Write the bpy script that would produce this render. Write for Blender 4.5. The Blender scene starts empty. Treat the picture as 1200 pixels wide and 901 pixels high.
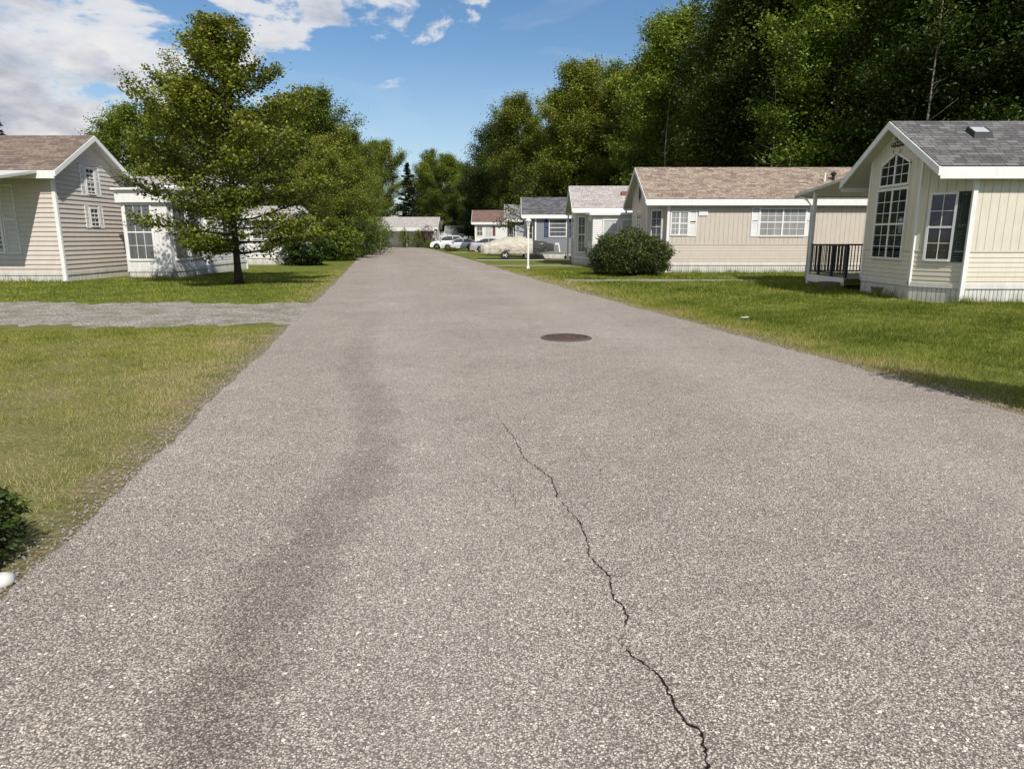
import bpy, math, random
import numpy as np
from mathutils import Vector, Matrix

random.seed(7); RNG = np.random.default_rng(7)
C = bpy.context.scene.collection
SC = bpy.context.scene
PHI = math.radians(10.4)
cP, sP = math.cos(PHI), math.sin(PHI)
def W(u, v):            # road coordinates (u across, v along) -> world
    return (u*cP - v*sP, u*sP + v*cP)

# ------------------------------------------------------------------ materials
class NT:
    def __init__(s, name):
        s.m = bpy.data.materials.new(name); s.m.use_nodes = True
        s.t = s.m.node_tree; s.t.nodes.clear()
        s.out = s.n('ShaderNodeOutputMaterial')
    def n(s, typ, **kw):
        nd = s.t.nodes.new(typ)
        for k, v in kw.items():
            if k.startswith('i_'): nd.inputs[k[2:].replace('_', ' ')].default_value = v
            else: setattr(nd, k, v)
        return nd
    def l(s, a, b): s.t.links.new(a, b)
    def math(s, op, a, b=None, c=None, clamp=False):
        nd = s.n('ShaderNodeMath', operation=op); nd.use_clamp = clamp
        for i, x in enumerate((a, b, c)):
            if x is None: continue
            if isinstance(x, (int, float)): nd.inputs[i].default_value = x
            else: s.l(x, nd.inputs[i])
        return nd.outputs[0]
    def noise(s, vec, scale, detail=4, rough=.55, dist=0):
        nd = s.n('ShaderNodeTexNoise'); nd.inputs['Scale'].default_value = scale
        nd.inputs['Detail'].default_value = detail; nd.inputs['Roughness'].default_value = rough
        nd.inputs['Distortion'].default_value = dist
        if vec: s.l(vec, nd.inputs['Vector'])
        return nd.outputs['Fac']
    def ramp(s, fac, stops, interp='LINEAR'):
        nd = s.n('ShaderNodeValToRGB'); cr = nd.color_ramp; cr.interpolation = interp
        while len(cr.elements) < len(stops): cr.elements.new(.5)
        for e, (p, c) in zip(cr.elements, stops):
            e.position = p
            if isinstance(c, (int, float)): c = (c, c, c)
            e.color = (*c, 1)
        s.l(fac, nd.inputs[0]); return nd.outputs[0]
    def mix(s, f, a, b, mode='MIX'):
        nd = s.n('ShaderNodeMix', data_type='RGBA', blend_type=mode)
        for x, i in ((f, 0), (a, 6), (b, 7)):
            if isinstance(x, (int, float)) and i == 0: nd.inputs[0].default_value = x
            elif isinstance(x, tuple): nd.inputs[i].default_value = (*x, 1)
            else: s.l(x, nd.inputs[i])
        return nd.outputs[2]
    def bump(s, h, strength=.3, dist=.01, normal=None):
        nd = s.n('ShaderNodeBump'); nd.inputs['Strength'].default_value = strength
        nd.inputs['Distance'].default_value = dist; s.l(h, nd.inputs['Height'])
        if normal: s.l(normal, nd.inputs['Normal'])
        return nd.outputs[0]
    def pr(s, col, rough=.6, metal=0, spec=.4, normal=None, final=True):
        p = s.n('ShaderNodeBsdfPrincipled')
        if isinstance(col, tuple): p.inputs['Base Color'].default_value = (*col, 1)
        else: s.l(col, p.inputs['Base Color'])
        if isinstance(rough, (int, float)): p.inputs['Roughness'].default_value = rough
        else: s.l(rough, p.inputs['Roughness'])
        p.inputs['Metallic'].default_value = metal
        p.inputs['Specular IOR Level'].default_value = spec
        if normal: s.l(normal, p.inputs['Normal'])
        if final: s.l(p.outputs[0], s.out.inputs[0])
        return p
    def geo(s): return s.n('ShaderNodeNewGeometry').outputs['Position']
    def obj(s): return s.n('ShaderNodeTexCoord').outputs['Object']
    def mapv(s, vec, scale=(1,1,1), rot=(0,0,0), loc=(0,0,0)):
        nd = s.n('ShaderNodeMapping'); nd.inputs['Scale'].default_value = scale
        nd.inputs['Rotation'].default_value = rot; nd.inputs['Location'].default_value = loc
        s.l(vec, nd.inputs['Vector']); return nd.outputs[0]

def paint(name, col, rough=.55, var=.12, scale=3, metal=0, spec=.35, dirt=None):
    k = NT(name); o = k.obj()
    f = k.noise(o, scale, 6, .65)
    f2 = k.noise(k.mapv(o, (9, 9, .8)), 2, 4)
    c = k.ramp(f, [(.3, tuple(x*(1-var) for x in col)), (.7, tuple(min(1, x*(1+var*.5)) for x in col))])
    c = k.mix(k.ramp(f2, [(.45, 0.), (.8, .35)]), c, dirt or tuple(x*.72 for x in col))
    if 'siding' in name or 'skirt' in name:      # splash dirt near the ground, faint run marks below
        z = k.n('ShaderNodeSeparateXYZ'); k.l(o, z.inputs[0])
        dz = k.math('ADD', z.outputs[2], k.math('MULTIPLY', k.math('SUBTRACT', k.noise(k.mapv(o, (5, 5, 1)), 1.5, 5), .5), 1.1))
        c = k.mix(k.ramp(dz, [(0., .55), (.28, .18), (.75, 0.)]), c, (.26, .23, .16))
    k.pr(c, rough, metal, spec, k.bump(k.noise(o, 60, 3), .12, .003)); return k.m

def flat(name, col, rough=.5, metal=0, spec=.5):
    k = NT(name); f = k.noise(k.obj(), 8, 4)
    k.pr(k.ramp(f, [(.3, tuple(x*.85 for x in col)), (.7, tuple(min(1, x*1.08) for x in col))]), rough, metal, spec); return k.m

def shingle(name, c1, c2, c3):
    k = NT(name); o = k.obj()
    mp = k.mapv(o, (1, 1.12, 0))
    b = k.n('ShaderNodeTexBrick', offset=.37, squash=.7, squash_frequency=3)
    b.inputs['Color1'].default_value = (0, 0, 0, 1); b.inputs['Color2'].default_value = (1, 1, 1, 1)
    b.inputs['Mortar'].default_value = (.5, .5, .5, 1)
    b.inputs['Scale'].default_value = 1; b.inputs['Mortar Size'].default_value = .008
    b.inputs['Brick Width'].default_value = .31; b.inputs['Row Height'].default_value = .145
    k.l(mp, b.inputs['Vector'])
    n = k.noise(mp, 1.1, 5)
    c = k.ramp(b.outputs['Color'], [(.0, c1), (.5, c2), (1, c3)])
    c = k.mix(k.ramp(n, [(.35, 0.), (.7, .5)]), c, c2)
    c = k.mix(b.outputs['Fac'], c, tuple(x*.32 for x in c1))
    gr = k.noise(o, 120, 2)
    c = k.mix(.25, c, k.ramp(gr, [(.3, .3), (.7, 1.)]), 'MULTIPLY')
    h = k.math('SUBTRACT', k.math('MULTIPLY', b.outputs['Color'], .4), b.outputs['Fac'])
    k.pr(c, .92, 0, .2, k.bump(h, .6, .012)); return k.m

def leafmat(name, stops, trans=.35, objvar=.35):
    k = NT(name)
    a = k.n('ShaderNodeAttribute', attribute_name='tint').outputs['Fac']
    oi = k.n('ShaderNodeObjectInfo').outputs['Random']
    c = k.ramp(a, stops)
    hs = k.n('ShaderNodeHueSaturation')
    k.l(k.math('MULTIPLY_ADD', oi, .03, .48), hs.inputs['Hue'])
    k.l(k.math('MULTIPLY_ADD', k.math('FRACT', k.math('MULTIPLY', oi, 7.3)), objvar, 1-objvar*.5), hs.inputs['Value'])
    k.l(c, hs.inputs['Color']); c = hs.outputs[0]
    p = k.pr(c, .5, 0, .25, final=False)
    t = k.n('ShaderNodeBsdfTranslucent'); k.l(k.mix(1.0, c, (1.25, 1.15, .55), 'MULTIPLY'), t.inputs[0])
    m = k.n('ShaderNodeMixShader'); m.inputs[0].default_value = trans
    k.l(p.outputs[0], m.inputs[1]); k.l(t.outputs[0], m.inputs[2]); k.l(m.outputs[0], k.out.inputs[0]); return k.m

def bark(name, a, b):
    k = NT(name); o = k.obj(); n = k.noise(k.mapv(o, (1, 1, .18)), 14, 6, .7)
    k.pr(k.ramp(n, [(.35, a), (.68, b)]), .9, 0, .15, k.bump(n, .8, .03)); return k.m

M = {}
WHITE = (.74, .74, .72)
M['white'] = paint('white_vinyl', WHITE, .45, .06)
M['skirt'] = paint('white_skirting', (.70, .69, .66), .5, .1, dirt=(.42, .38, .30))
M['cream'] = paint('cream_siding', (.64, .595, .485), .5, .06)
M['tan'] = paint('tan_siding', (.53, .47, .40), .5, .06)
M['taupe'] = paint('taupe_siding', (.56, .505, .455), .5, .07)
M['pearl'] = paint('pale_grey_siding', (.50, .50, .48), .5, .07)
M['blue_grey'] = paint('blue_grey_siding', (.20, .21, .23), .5, .08)
M['grey_siding'] = paint('grey_siding', (.33, .36, .40), .5, .08)
M['white_siding'] = paint('white_siding', (.70, .69, .68), .5, .06)
M['soffit'] = paint('soffit_metal', (.55, .55, .52), .5, .06)
M['green_black'] = flat('dark_green_paint', (.012, .028, .022), .5)
M['dark_rail'] = flat('dark_railing_paint', (.012, .015, .014), .5)
M['navy'] = flat('navy_paint', (.02, .035, .10), .5)
M['maroon'] = flat('maroon_paint', (.10, .02, .025), .5)
M['deck'] = paint('grey_deck_boards', (.30, .29, .27), .8, .2)
M['roof_char'] = shingle('charcoal_shingle', (.07, .07, .072), (.13, .128, .125), (.20, .195, .19))
M['roof_tan'] = shingle('tan_shingle', (.17, .125, .10), (.31, .245, .19), (.40, .33, .26))
M['roof_brown'] = shingle('brown_shingle', (.13, .095, .075), (.20, .155, .125), (.28, .22, .18))
M['roof_pale'] = shingle('pale_pink_grey_shingle', (.30, .27, .26), (.42, .39, .37), (.50, .46, .43))
M['roof_slate'] = shingle('slate_shingle', (.06, .062, .068), (.11, .11, .12), (.20, .19, .19))
M['roof_grey'] = shingle('grey_shingle', (.15, .15, .15), (.24, .24, .235), (.32, .31, .30))
M['roof_red'] = shingle('red_brown_shingle', (.14, .085, .075), (.19, .125, .11), (.24, .165, .145))
M['black'] = flat('black_plastic', (.01, .01, .01), .6)
M['rubber'] = flat('tyre_rubber', (.015, .015, .015), .85)
M['alloy'] = flat('alloy_rim', (.55, .55, .56), .3, .7)
M['redplastic'] = flat('red_lens', (.35, .01, .01), .2)
M['redvent'] = flat('red_brown_vent', (.22, .06, .04), .6)
M['lens'] = flat('clear_lens', (.5, .52, .55), .1, .3)
M['galv'] = flat('galvanised_steel', (.38, .39, .40), .4, .7)
M['wood'] = paint('weathered_wood', (.20, .145, .10), .85, .3, 9)
M['soil'] = paint('soil', (.06, .045, .03), .95, .3, 20)
M['stone'] = paint('pale_stone', (.6, .58, .54), .8, .15, 12)
M['paper'] = flat('white_paper', (.8, .8, .78), .8)
M['ornament'] = flat('dark_wrought_metal', (.025, .022, .02), .5, .5)
M['star'] = flat('dark_blue_metal', (.02, .028, .06), .5)
M['bark'] = bark('grey_brown_bark', (.05, .038, .03), (.17, .14, .115))
M['bark_dark'] = bark('dark_bark', (.022, .017, .014), (.07, .055, .045))
M['bark_pale'] = bark('pale_bark', (.14, .12, .10), (.36, .33, .28))

def glassmat(name, base, curtain=None, rough=.04):
    k = NT(name); o = k.obj()
    if curtain:
        f = k.noise(k.mapv(o, (14, 14, .5)), 2, 3)
        c = k.ramp(f, [(.3, base), (.7, curtain)])
    else:
        c = k.ramp(k.noise(o, 1.6, 3), [(.35, base), (.7, tuple(x*2.5+.01 for x in base))])
    nb = k.bump(k.noise(o, 1.4, 2), .05, .02)
    k.pr(c, rough, 0, .9, nb); return k.m
M['glass'] = glassmat('dark_window_glass', (.012, .014, .015))
M['glass_curtain'] = glassmat('curtained_glass', (.05, .05, .048), (.14, .135, .125), .07)
M['glass_blind'] = glassmat('blinds_behind_glass', (.22, .22, .22), (.34, .34, .33), .12)
M['glass_shade'] = glassmat('white_shade_glass', (.40, .43, .42), (.50, .52, .50), .15)
M['glass_green'] = glassmat('greenish_glass', (.05, .075, .05), (.11, .14, .10), .06)
M['glass_grey'] = glassmat('screened_glass', (.06, .065, .07), (.13, .14, .145), .1)
def carpaint(name, col, metal=.0):
    k = NT(name); p = k.pr(col, .3, metal, .5)
    p.inputs['Coat Weight'].default_value = .8; p.inputs['Coat Roughness'].default_value = .05; return k.m
M['car_white'] = carpaint('white_car_paint', (.75, .75, .76))
M['car_pearl'] = carpaint('pearl_car_paint', (.60, .60, .64), .2)
M['car_silver'] = carpaint('silver_car_paint', (.50, .50, .52), .5)
M['car_glass'] = glassmat('car_glass', (.015, .02, .022), None, .02)
def tarpmat(name, col):
    k = NT(name); o = k.obj(); w = k.noise(k.mapv(o, (1, 3, 2)), 2.2, 5, .6, 1.2)
    k.pr(k.ramp(w, [(.3, tuple(x*.72 for x in col)), (.65, col)]), .85, 0, .15, k.bump(w, 1, .16)); return k.m
M['tarp'] = tarpmat('beige_canvas', (.60, .55, .46))
M['tarp_dark'] = tarpmat('charcoal_canvas', (.07, .07, .07))

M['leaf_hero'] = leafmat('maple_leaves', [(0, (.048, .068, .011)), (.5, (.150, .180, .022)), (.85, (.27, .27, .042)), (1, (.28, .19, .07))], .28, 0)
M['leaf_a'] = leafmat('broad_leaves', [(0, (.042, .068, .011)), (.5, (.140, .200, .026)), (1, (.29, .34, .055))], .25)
M['leaf_left'] = leafmat('olive_leaves', [(0, (.05, .075, .012)), (.5, (.14, .185, .024)), (1, (.26, .28, .05))], .28)
M['leaf_dark'] = leafmat('dark_understorey_leaves', [(0, (.014, .027, .006)), (.5, (.046, .080, .013)), (1, (.11, .16, .026))], .2)
M['needle'] = leafmat('conifer_needles', [(0, (.009, .018, .007)), (.5, (.026, .044, .014)), (1, (.065, .085, .025))], .12)
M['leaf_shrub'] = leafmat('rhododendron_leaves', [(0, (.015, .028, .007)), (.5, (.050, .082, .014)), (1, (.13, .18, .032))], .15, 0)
M['leaf_maroon'] = leafmat('maroon_leaves', [(0, (.03, .008, .010)), (1, (.10, .03, .03))], .2, 0)
M['leaf_fresh'] = leafmat('fresh_leaves', [(0, (.03, .05, .008)), (1, (.15, .19, .03))], .35, 0)

# ------------------------------------------------------------------ object helpers
def tag(o, label=None, cat=None, group=None, kind=None):
    if label: o['label'] = label
    if cat: o['category'] = cat
    if group: o['group'] = group
    if kind: o['kind'] = kind
    return o
def empty(name, loc, label, cat, rz=0, group=None):
    o = bpy.data.objects.new(name, None); C.objects.link(o); o.empty_display_size = .2
    o.location = loc; o.rotation_euler = (0, 0, rz); return tag(o, label, cat, group)
def dup(root, loc, rz=0, sc=1., label=None, group=None):
    r = root.copy(); C.objects.link(r); r.location = loc; r.rotation_euler = (0, 0, rz)
    r.scale = sc if isinstance(sc, tuple) else (sc, sc, sc)
    if label: r['label'] = label
    if group: r['group'] = group
    for ch in root.children:
        c = ch.copy(); C.objects.link(c); c.parent = r
        for g in ch.children:
            d = g.copy(); C.objects.link(d); d.parent = c
    return r

class MB:
    def __init__(s): s.v = []; s.f = []
    def quad(s, *p):
        n = len(s.v); s.v += [tuple(q) for q in p]; s.f.append(tuple(range(n, n+len(p)))); return s
    def box(s, x0, x1, y0, y1, z0, z1):
        n = len(s.v)
        s.v += [(x, y, z) for z in (z0, z1) for x, y in ((x0, y0), (x1, y0), (x1, y1), (x0, y1))]
        s.f += [tuple(n+i for i in q) for q in ((3,2,1,0),(4,5,6,7),(0,1,5,4),(1,2,6,5),(2,3,7,6),(3,0,4,7))]; return s
    def obox(s, P, u, n_, u0, u1, z0, z1, n0, n1):     # box in a wall plane: along u, up z, out n
        k = len(s.v)
        for z in (z0, z1):
            for a, b in ((u0, n0), (u1, n0), (u1, n1), (u0, n1)):
                s.v.append((P[0]+u[0]*a+n_[0]*b, P[1]+u[1]*a+n_[1]*b, z))
        s.f += [tuple(k+i for i in q) for q in ((3,2,1,0),(4,5,6,7),(0,1,5,4),(1,2,6,5),(2,3,7,6),(3,0,4,7))]; return s
    def prism(s, poly_a, poly_b):                       # two matching rings joined and capped
        k = len(s.v); m = len(poly_a); s.v += [tuple(p) for p in poly_a]+[tuple(p) for p in poly_b]
        s.f.append(tuple(range(k+m-1, k-1, -1))); s.f.append(tuple(range(k+m, k+2*m)))
        for i in range(m):
            j = (i+1) % m; s.f.append((k+i, k+j, k+m+j, k+m+i))
        return s
    def bar(s, a, b, w, h=None):                        # square bar between two points
        a, b = Vector(a), Vector(b); d = (b-a).normalized(); h = h or w
        up = Vector((0,0,1)) if abs(d.z) < .9 else Vector((0,1,0))
        r = d.cross(up).normalized()*w/2; t = r.cross(d).normalized()*h/2
        return s.prism([a-r-t, a+r-t, a+r+t, a-r+t], [b-r-t, b+r-t, b+r+t, b-r+t])
    def tube(s, pts, radii, n=8, cap=True):
        rings = []; pts = [Vector(p) for p in pts]
        for i, p in enumerate(pts):
            d = (pts[min(i+1, len(pts)-1)]-pts[max(i-1, 0)]).normalized()
            a = d.orthogonal().normalized() if abs(d.z) < .9 else Vector((1,0,0))
            a = (a-d*a.dot(d)).normalized(); b = d.cross(a); r = radii[i] if hasattr(radii, '__len__') else radii
            k = len(s.v); s.v += [tuple(p+(a*math.cos(t)+b*math.sin(t))*r) for t in (2*math.pi*j/n for j in range(n))]
            rings.append(k)
        for k, m in zip(rings, rings[1:]):
            for j in range(n): s.f.append((k+j, k+(j+1) % n, m+(j+1) % n, m+j))
        if cap: s.f.append(tuple(rings[0]+j for j in range(n-1, -1, -1))); s.f.append(tuple(rings[-1]+j for j in range(n)))
        return s
    def lathe(s, prof, cx=0, cy=0, n=20, axis='z'):
        rings = []
        for r, z in prof:
            k = len(s.v)
            for j in range(n):
                t = 2*math.pi*j/n; a, b = r*math.cos(t), r*math.sin(t)
                s.v.append((cx+a, cy+b, z) if axis == 'z' else (cx+a, z, cy+b))
            rings.append(k)
        for k, m in zip(rings, rings[1:]):
            for j in range(n): s.f.append((k+j, k+(j+1) % n, m+(j+1) % n, m+j))
        s.f.append(tuple(rings[0]+j for j in range(n-1, -1, -1))); s.f.append(tuple(rings[-1]+j for j in range(n)))
        return s
    def build(s, name, mat, parent=None, smooth=False, bevel=0, label=None, kind=None, mirror=1):
        v = s.v if mirror == 1 else [(-x, y, z) for x, y, z in s.v]
        f = s.f if mirror == 1 else [tuple(reversed(q)) for q in s.f]
        me = bpy.data.meshes.new(name); me.from_pydata(v, [], f); me.materials.append(mat)
        if smooth: me.polygons.foreach_set('use_smooth', [True]*len(me.polygons))
        me.update()
        o = bpy.data.objects.new(name, me); C.objects.link(o)
        if parent: o.parent = parent
        if bevel:
            b = o.modifiers.new('bevel', 'BEVEL'); b.width = bevel; b.segments = 2; b.limit_method = 'ANGLE'
        if label: o['label'] = label
        if kind: o['kind'] = kind
        return o

def np_mesh(name, verts, nper, mat, tint=None, parent=None, smooth=False):
    nv = len(verts); nf = nv//nper
    me = bpy.data.meshes.new(name); me.vertices.add(nv); me.vertices.foreach_set('co', verts.astype(np.float32).ravel())
    me.loops.add(nv); me.loops.foreach_set('vertex_index', np.arange(nv, dtype=np.int32))
    me.polygons.add(nf); me.polygons.foreach_set('loop_start', np.arange(0, nv, nper, dtype=np.int32))
    me.update(calc_edges=True)
    if tint is not None:
        a = me.attributes.new('tint', 'FLOAT', 'FACE'); a.data.foreach_set('value', tint.astype(np.float32))
    me.materials.append(mat); me.validate()
    o = bpy.data.objects.new(name, me); C.objects.link(o)
    if parent: o.parent = parent
    return o

# ------------------------------------------------------------------ foliage
def leaf_quads(cen, size, aspect=.62, up=.6, dirs=None, rng=RNG):
    N = len(cen)
    nrm = rng.normal(size=(N, 3)); nrm[:, 2] = np.abs(nrm[:, 2])+up; nrm /= np.linalg.norm(nrm, axis=1)[:, None]
    a = rng.normal(size=(N, 3)) if dirs is None else dirs + rng.normal(size=(N, 3))*.25
    a -= nrm*(a*nrm).sum(1)[:, None]; a /= np.linalg.norm(a, axis=1)[:, None]
    b = np.cross(nrm, a); s = (size*rng.uniform(.65, 1.3, N))[:, None]
    v = np.empty((N, 4, 3))
    v[:, 0] = cen-a*s*.5; v[:, 1] = cen+b*s*.5*aspect+a*s*.05+nrm*s*.10
    v[:, 2] = cen+a*s*.5-nrm*s*.08; v[:, 3] = cen-b*s*.5*aspect+a*s*.05+nrm*s*.10
    return v.reshape(-1, 3)

def curve_pts(p0, d, L, n, bend=(0, 0, 0), wob=.05, rng=RNG):
    pts = [np.array(p0, float)]; d = np.array(d, float); d /= np.linalg.norm(d)
    for i in range(n):
        d = d+np.array(bend)/n+rng.normal(size=3)*wob; d /= np.linalg.norm(d); pts.append(pts[-1]+d*L/n)
    return pts

def grow(H, r0, base, env, nprim, sub=7, leaf=.2, per=14, sig=.35, elev=(5, 60), lmat='leaf_a', bmat='bark',
         name='broadleaf_tree', label='', cat='tree', group=None, aspect=.65, up=.6, lean=(0, 0), seed=1, limbscale=1., flat_=.7, tipbend=.25, cscale=1.0):
    rng = np.random.default_rng(seed); root = empty(name, (0, 0, 0), label, cat, 0, group)
    tr = MB(); tp = []
    n = 12
    for i in range(n+1):
        t = i/n; tp.append((lean[0]*t+math.sin(t*5+seed)*.012*H*t, lean[1]*t+math.cos(t*4+seed)*.012*H*t, H*.97*t))
    tr.tube(tp, [r0*(1.35 if i == 0 else 1)*(1-.93*i/n) for i in range(n+1)], 9)
    def trunk(z):
        t = min(.999, z/(H*.97))*n; i = int(t); f = t-i; return np.array(tp[i])*(1-f)+np.array(tp[i+1])*f
    cl = []; cs = []; ct = []
    az = rng.uniform(0, 6.28)
    for i in range(nprim):
        q = (i+.5)/nprim; z = base+(H*.96-base)*q**1.05+rng.normal()*.01*H
        z = min(z, H*.95); az += 2.4+rng.normal()*.35
        e = math.radians(elev[0]+(elev[1]-elev[0])*q**1.3)
        L = env((z-base)/(H-base), az)*rng.uniform(.78, 1.12)/max(.85, math.cos(e)); L = max(L, .05*H)*cscale
        d = (math.cos(az)*math.cos(e), math.sin(az)*math.cos(e), math.sin(e))
        p0 = trunk(z); pp = curve_pts(p0, d, L, 6, (0, 0, tipbend), .06, rng)
        rb = r0*(1-.9*z/H)*.42*limbscale+.006
        tr.tube([tuple(p) for p in pp], [rb*(1-.85*j/6) for j in range(7)], 5, False)
        ns = max(3, int(sub*min(1.4, L/(.25*H)+.3)))
        btint = rng.normal()*.10
        for j in range(ns):
            s = .22+.78*(j+.6)/ns; k = min(5, int(s*6)); p = pp[k]*(1-(s*6-k))+pp[min(6, k+1)]*(s*6-k) if k < 6 else pp[6]
            dd = pp[k+1]-pp[k]; dd /= np.linalg.norm(dd)
            a2 = (1 if j % 2 else -1)*rng.uniform(.4, 1.1); ca, sa = math.cos(a2), math.sin(a2)
            d2 = np.array((dd[0]*ca-dd[1]*sa, dd[0]*sa+dd[1]*ca, dd[2]*.6+rng.normal()*.22+.08))
            L2 = L*.42*(1.15-.7*s)*rng.uniform(.7, 1.3)
            p2 = curve_pts(p, d2, L2, 3, (0, 0, tipbend*.7), .08, rng)
            tr.tube([tuple(x) for x in p2], [rb*.38, rb*.28, rb*.18, .003+rb*.05], 4, False)
            for x in (p2[1], p2[2], p2[3]):
                cl.append(x); cs.append(sig*rng.uniform(.6, 1.15)); ct.append(btint+rng.normal()*.09)
        cl.append(pp[6]); cs.append(sig); ct.append(btint)
    for z in (.93, .97, 1.0): cl.append(trunk(H*z*.97)); cs.append(sig*.7); ct.append(.1)
    cl = np.array(cl); cs = np.array(cs); ct = np.array(ct)
    idx = np.repeat(np.arange(len(cl)), rng.integers(max(2, int(per*.5)), int(per*1.5)+1, len(cl)))
    off = rng.normal(size=(len(idx), 3))*cs[idx][:, None]*np.array((1, 1, flat_))
    cen = cl[idx]+off; cen[:, 2] = np.maximum(cen[:, 2], .05)
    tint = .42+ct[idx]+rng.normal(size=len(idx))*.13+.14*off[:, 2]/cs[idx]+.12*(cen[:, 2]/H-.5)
    tr.build('trunk', M[bmat], root, True)
    v = leaf_quads(cen, leaf, aspect, up, None, rng)
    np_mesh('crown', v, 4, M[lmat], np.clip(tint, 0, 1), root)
    return root

def conifer(H, r0, base, R, name='conifer_tree', label='', group=None, seed=1, whorls=26, leaf=.42, lmat='needle', droop=-.35, sparse=1., bmat='bark_dark'):
    rng = np.random.default_rng(seed); root = empty(name, (0, 0, 0), label, 'tree', 0, group); tr = MB()
    tr.tube([(math.sin(t*3+seed)*.08, math.cos(t*2)*.08, H*t) for t in np.linspace(0, 1, 9)], [r0*(1-.95*t) for t in np.linspace(0, 1, 9)], 9)
    cen = []; dirs = []; tn = []
    for w in range(whorls):
        q = w/(whorls-1); z = base+(H*.985-base)*q
        L0 = R*(1-q)**.75*(.75+.4*math.sin(w*1.7+seed)**2)+.25
        for b in range(5):
            if rng.random() > sparse: continue
            az = rng.uniform(0, 6.28); L = L0*rng.uniform(.6, 1.15)
            pp = curve_pts((0, 0, z), (math.cos(az), math.sin(az), .25-droop*-.2+.5*q), L, 5, (0, 0, droop), .05, rng)
            tr.tube([tuple(p) for p in pp], [.035*(1-q*.7)*(1-.8*j/5)+.004 for j in range(6)], 4, False)
            t0 = rng.normal()*.12
            m = int(16+34*L/R)
            s = rng.uniform(.15, 1, m)*5; k = np.minimum(4, s.astype(int)); P = np.array(pp)
            c = P[k]*(1-(s-k))[:, None]+P[k+1]*(s-k)[:, None]
            dd = P[k+1]-P[k]; dd /= np.linalg.norm(dd, axis=1)[:, None]
            side = np.stack([-dd[:, 1], dd[:, 0], np.zeros(m)], 1)*rng.choice([-1, 1], m)[:, None]
            sp = rng.uniform(0, .28, m)*L*(1.1-s/5*.6)
            c = c+side*sp[:, None]+rng.normal(size=(m, 3))*.05-np.array((0, 0, 1))*(sp*.2)[:, None]
            cen.append(c); dirs.append(dd*.6+side); tn.append(.45+t0+rng.normal(size=m)*.13)
    cen = np.concatenate(cen); dirs = np.concatenate(dirs); tn = np.concatenate(tn)
    # each spray = 2 crossed narrow cards
    cen = np.repeat(cen, 3, 0)+rng.normal(size=(len(cen)*3, 3))*.09; dirs = np.repeat(dirs, 3, 0); tn = np.repeat(tn, 3)
    tr.build('trunk', M[bmat], root, True)
    np_mesh('crown', leaf_quads(cen, leaf, .3, 1.0, dirs, rng), 4, M[lmat], np.clip(tn, 0, 1), root)
    return root

def shrub(name, label, loc, rx, ry, h, n, leaf, lmat, cat='shrub', seed=1, group=None, lump=.18, cone=False, rz=0):
    rng = np.random.default_rng(seed); root = empty(name, (*loc, 0), label, cat, rz, group)
    st = MB()
    d = rng.normal(size=(n, 3)); d[:, 2] = np.where(d[:, 2] < 0, d[:, 2]*.75, d[:, 2]); d /= np.linalg.norm(d, axis=1)[:, None]
    lob = 1+lump*(np.sin(d[:, 0]*5+seed)*np.cos(d[:, 1]*6+seed)+.5*np.sin(d[:, 2]*9+d[:, 0]*7))
    r = (1-.55*rng.random(n)**2.2)*lob*(1+rng.normal(size=n)*.035)
    cen = d*r[:, None]*np.array((rx, ry, h*.55)); cen[:, 2] += h*.44
    if cone:
        k = 1-np.clip(cen[:, 2]/h, 0, 1)**1.6*.75; cen[:, 0] *= k; cen[:, 1] *= k
    cen[:, 2] = np.abs(cen[:, 2]-.03)+.03
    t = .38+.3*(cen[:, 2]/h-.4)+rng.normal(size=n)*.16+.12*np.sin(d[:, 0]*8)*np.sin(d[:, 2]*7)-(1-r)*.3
    for i in range(12):
        a = rng.uniform(0, 6.28); k = rng.uniform(.3, .8)
        st.tube([(0+.1*math.cos(a), .1*math.sin(a), 0), (rx*k*.5*math.cos(a), ry*k*.5*math.sin(a), h*.4), (rx*k*math.cos(a), ry*k*math.sin(a), h*.8*(1-.3*k))], [.03*h/1.7, .02*h/1.7, .006], 5)
    st.build('stem', M['bark'], root, True)
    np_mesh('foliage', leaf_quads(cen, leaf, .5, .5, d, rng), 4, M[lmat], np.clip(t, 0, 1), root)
    return root

# ------------------------------------------------------------------ ground, road
def ground_colour(k):
    p = k.geo()
    sep = k.n('ShaderNodeSeparateXYZ'); k.l(p, sep.inputs[0]); X, Y = sep.outputs[0], sep.outputs[1]
    u = k.math('ADD', k.math('MULTIPLY', X, cP), k.math('MULTIPLY', Y, sP))
    v = k.math('SUBTRACT', k.math('MULTIPLY', Y, cP), k.math('MULTIPLY', X, sP))
    n1 = k.noise(p, .35, 5, .6); n2 = k.noise(p, 2.2, 6, .65); n3 = k.noise(p, 22, 3)
    base = k.ramp(n2, [(.3, (.075, .10, .017)), (.5, (.145, .175, .028)), (.72, (.21, .22, .048))])
    base = k.mix(k.ramp(n1, [(.35, 0.), (.7, .45)]), base, (.145, .155, .04))
    return p, u, v, n1, n2, n3, base
k = NT('lawn'); p, u, v, n1, n2, n3, base = ground_colour(k)
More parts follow.
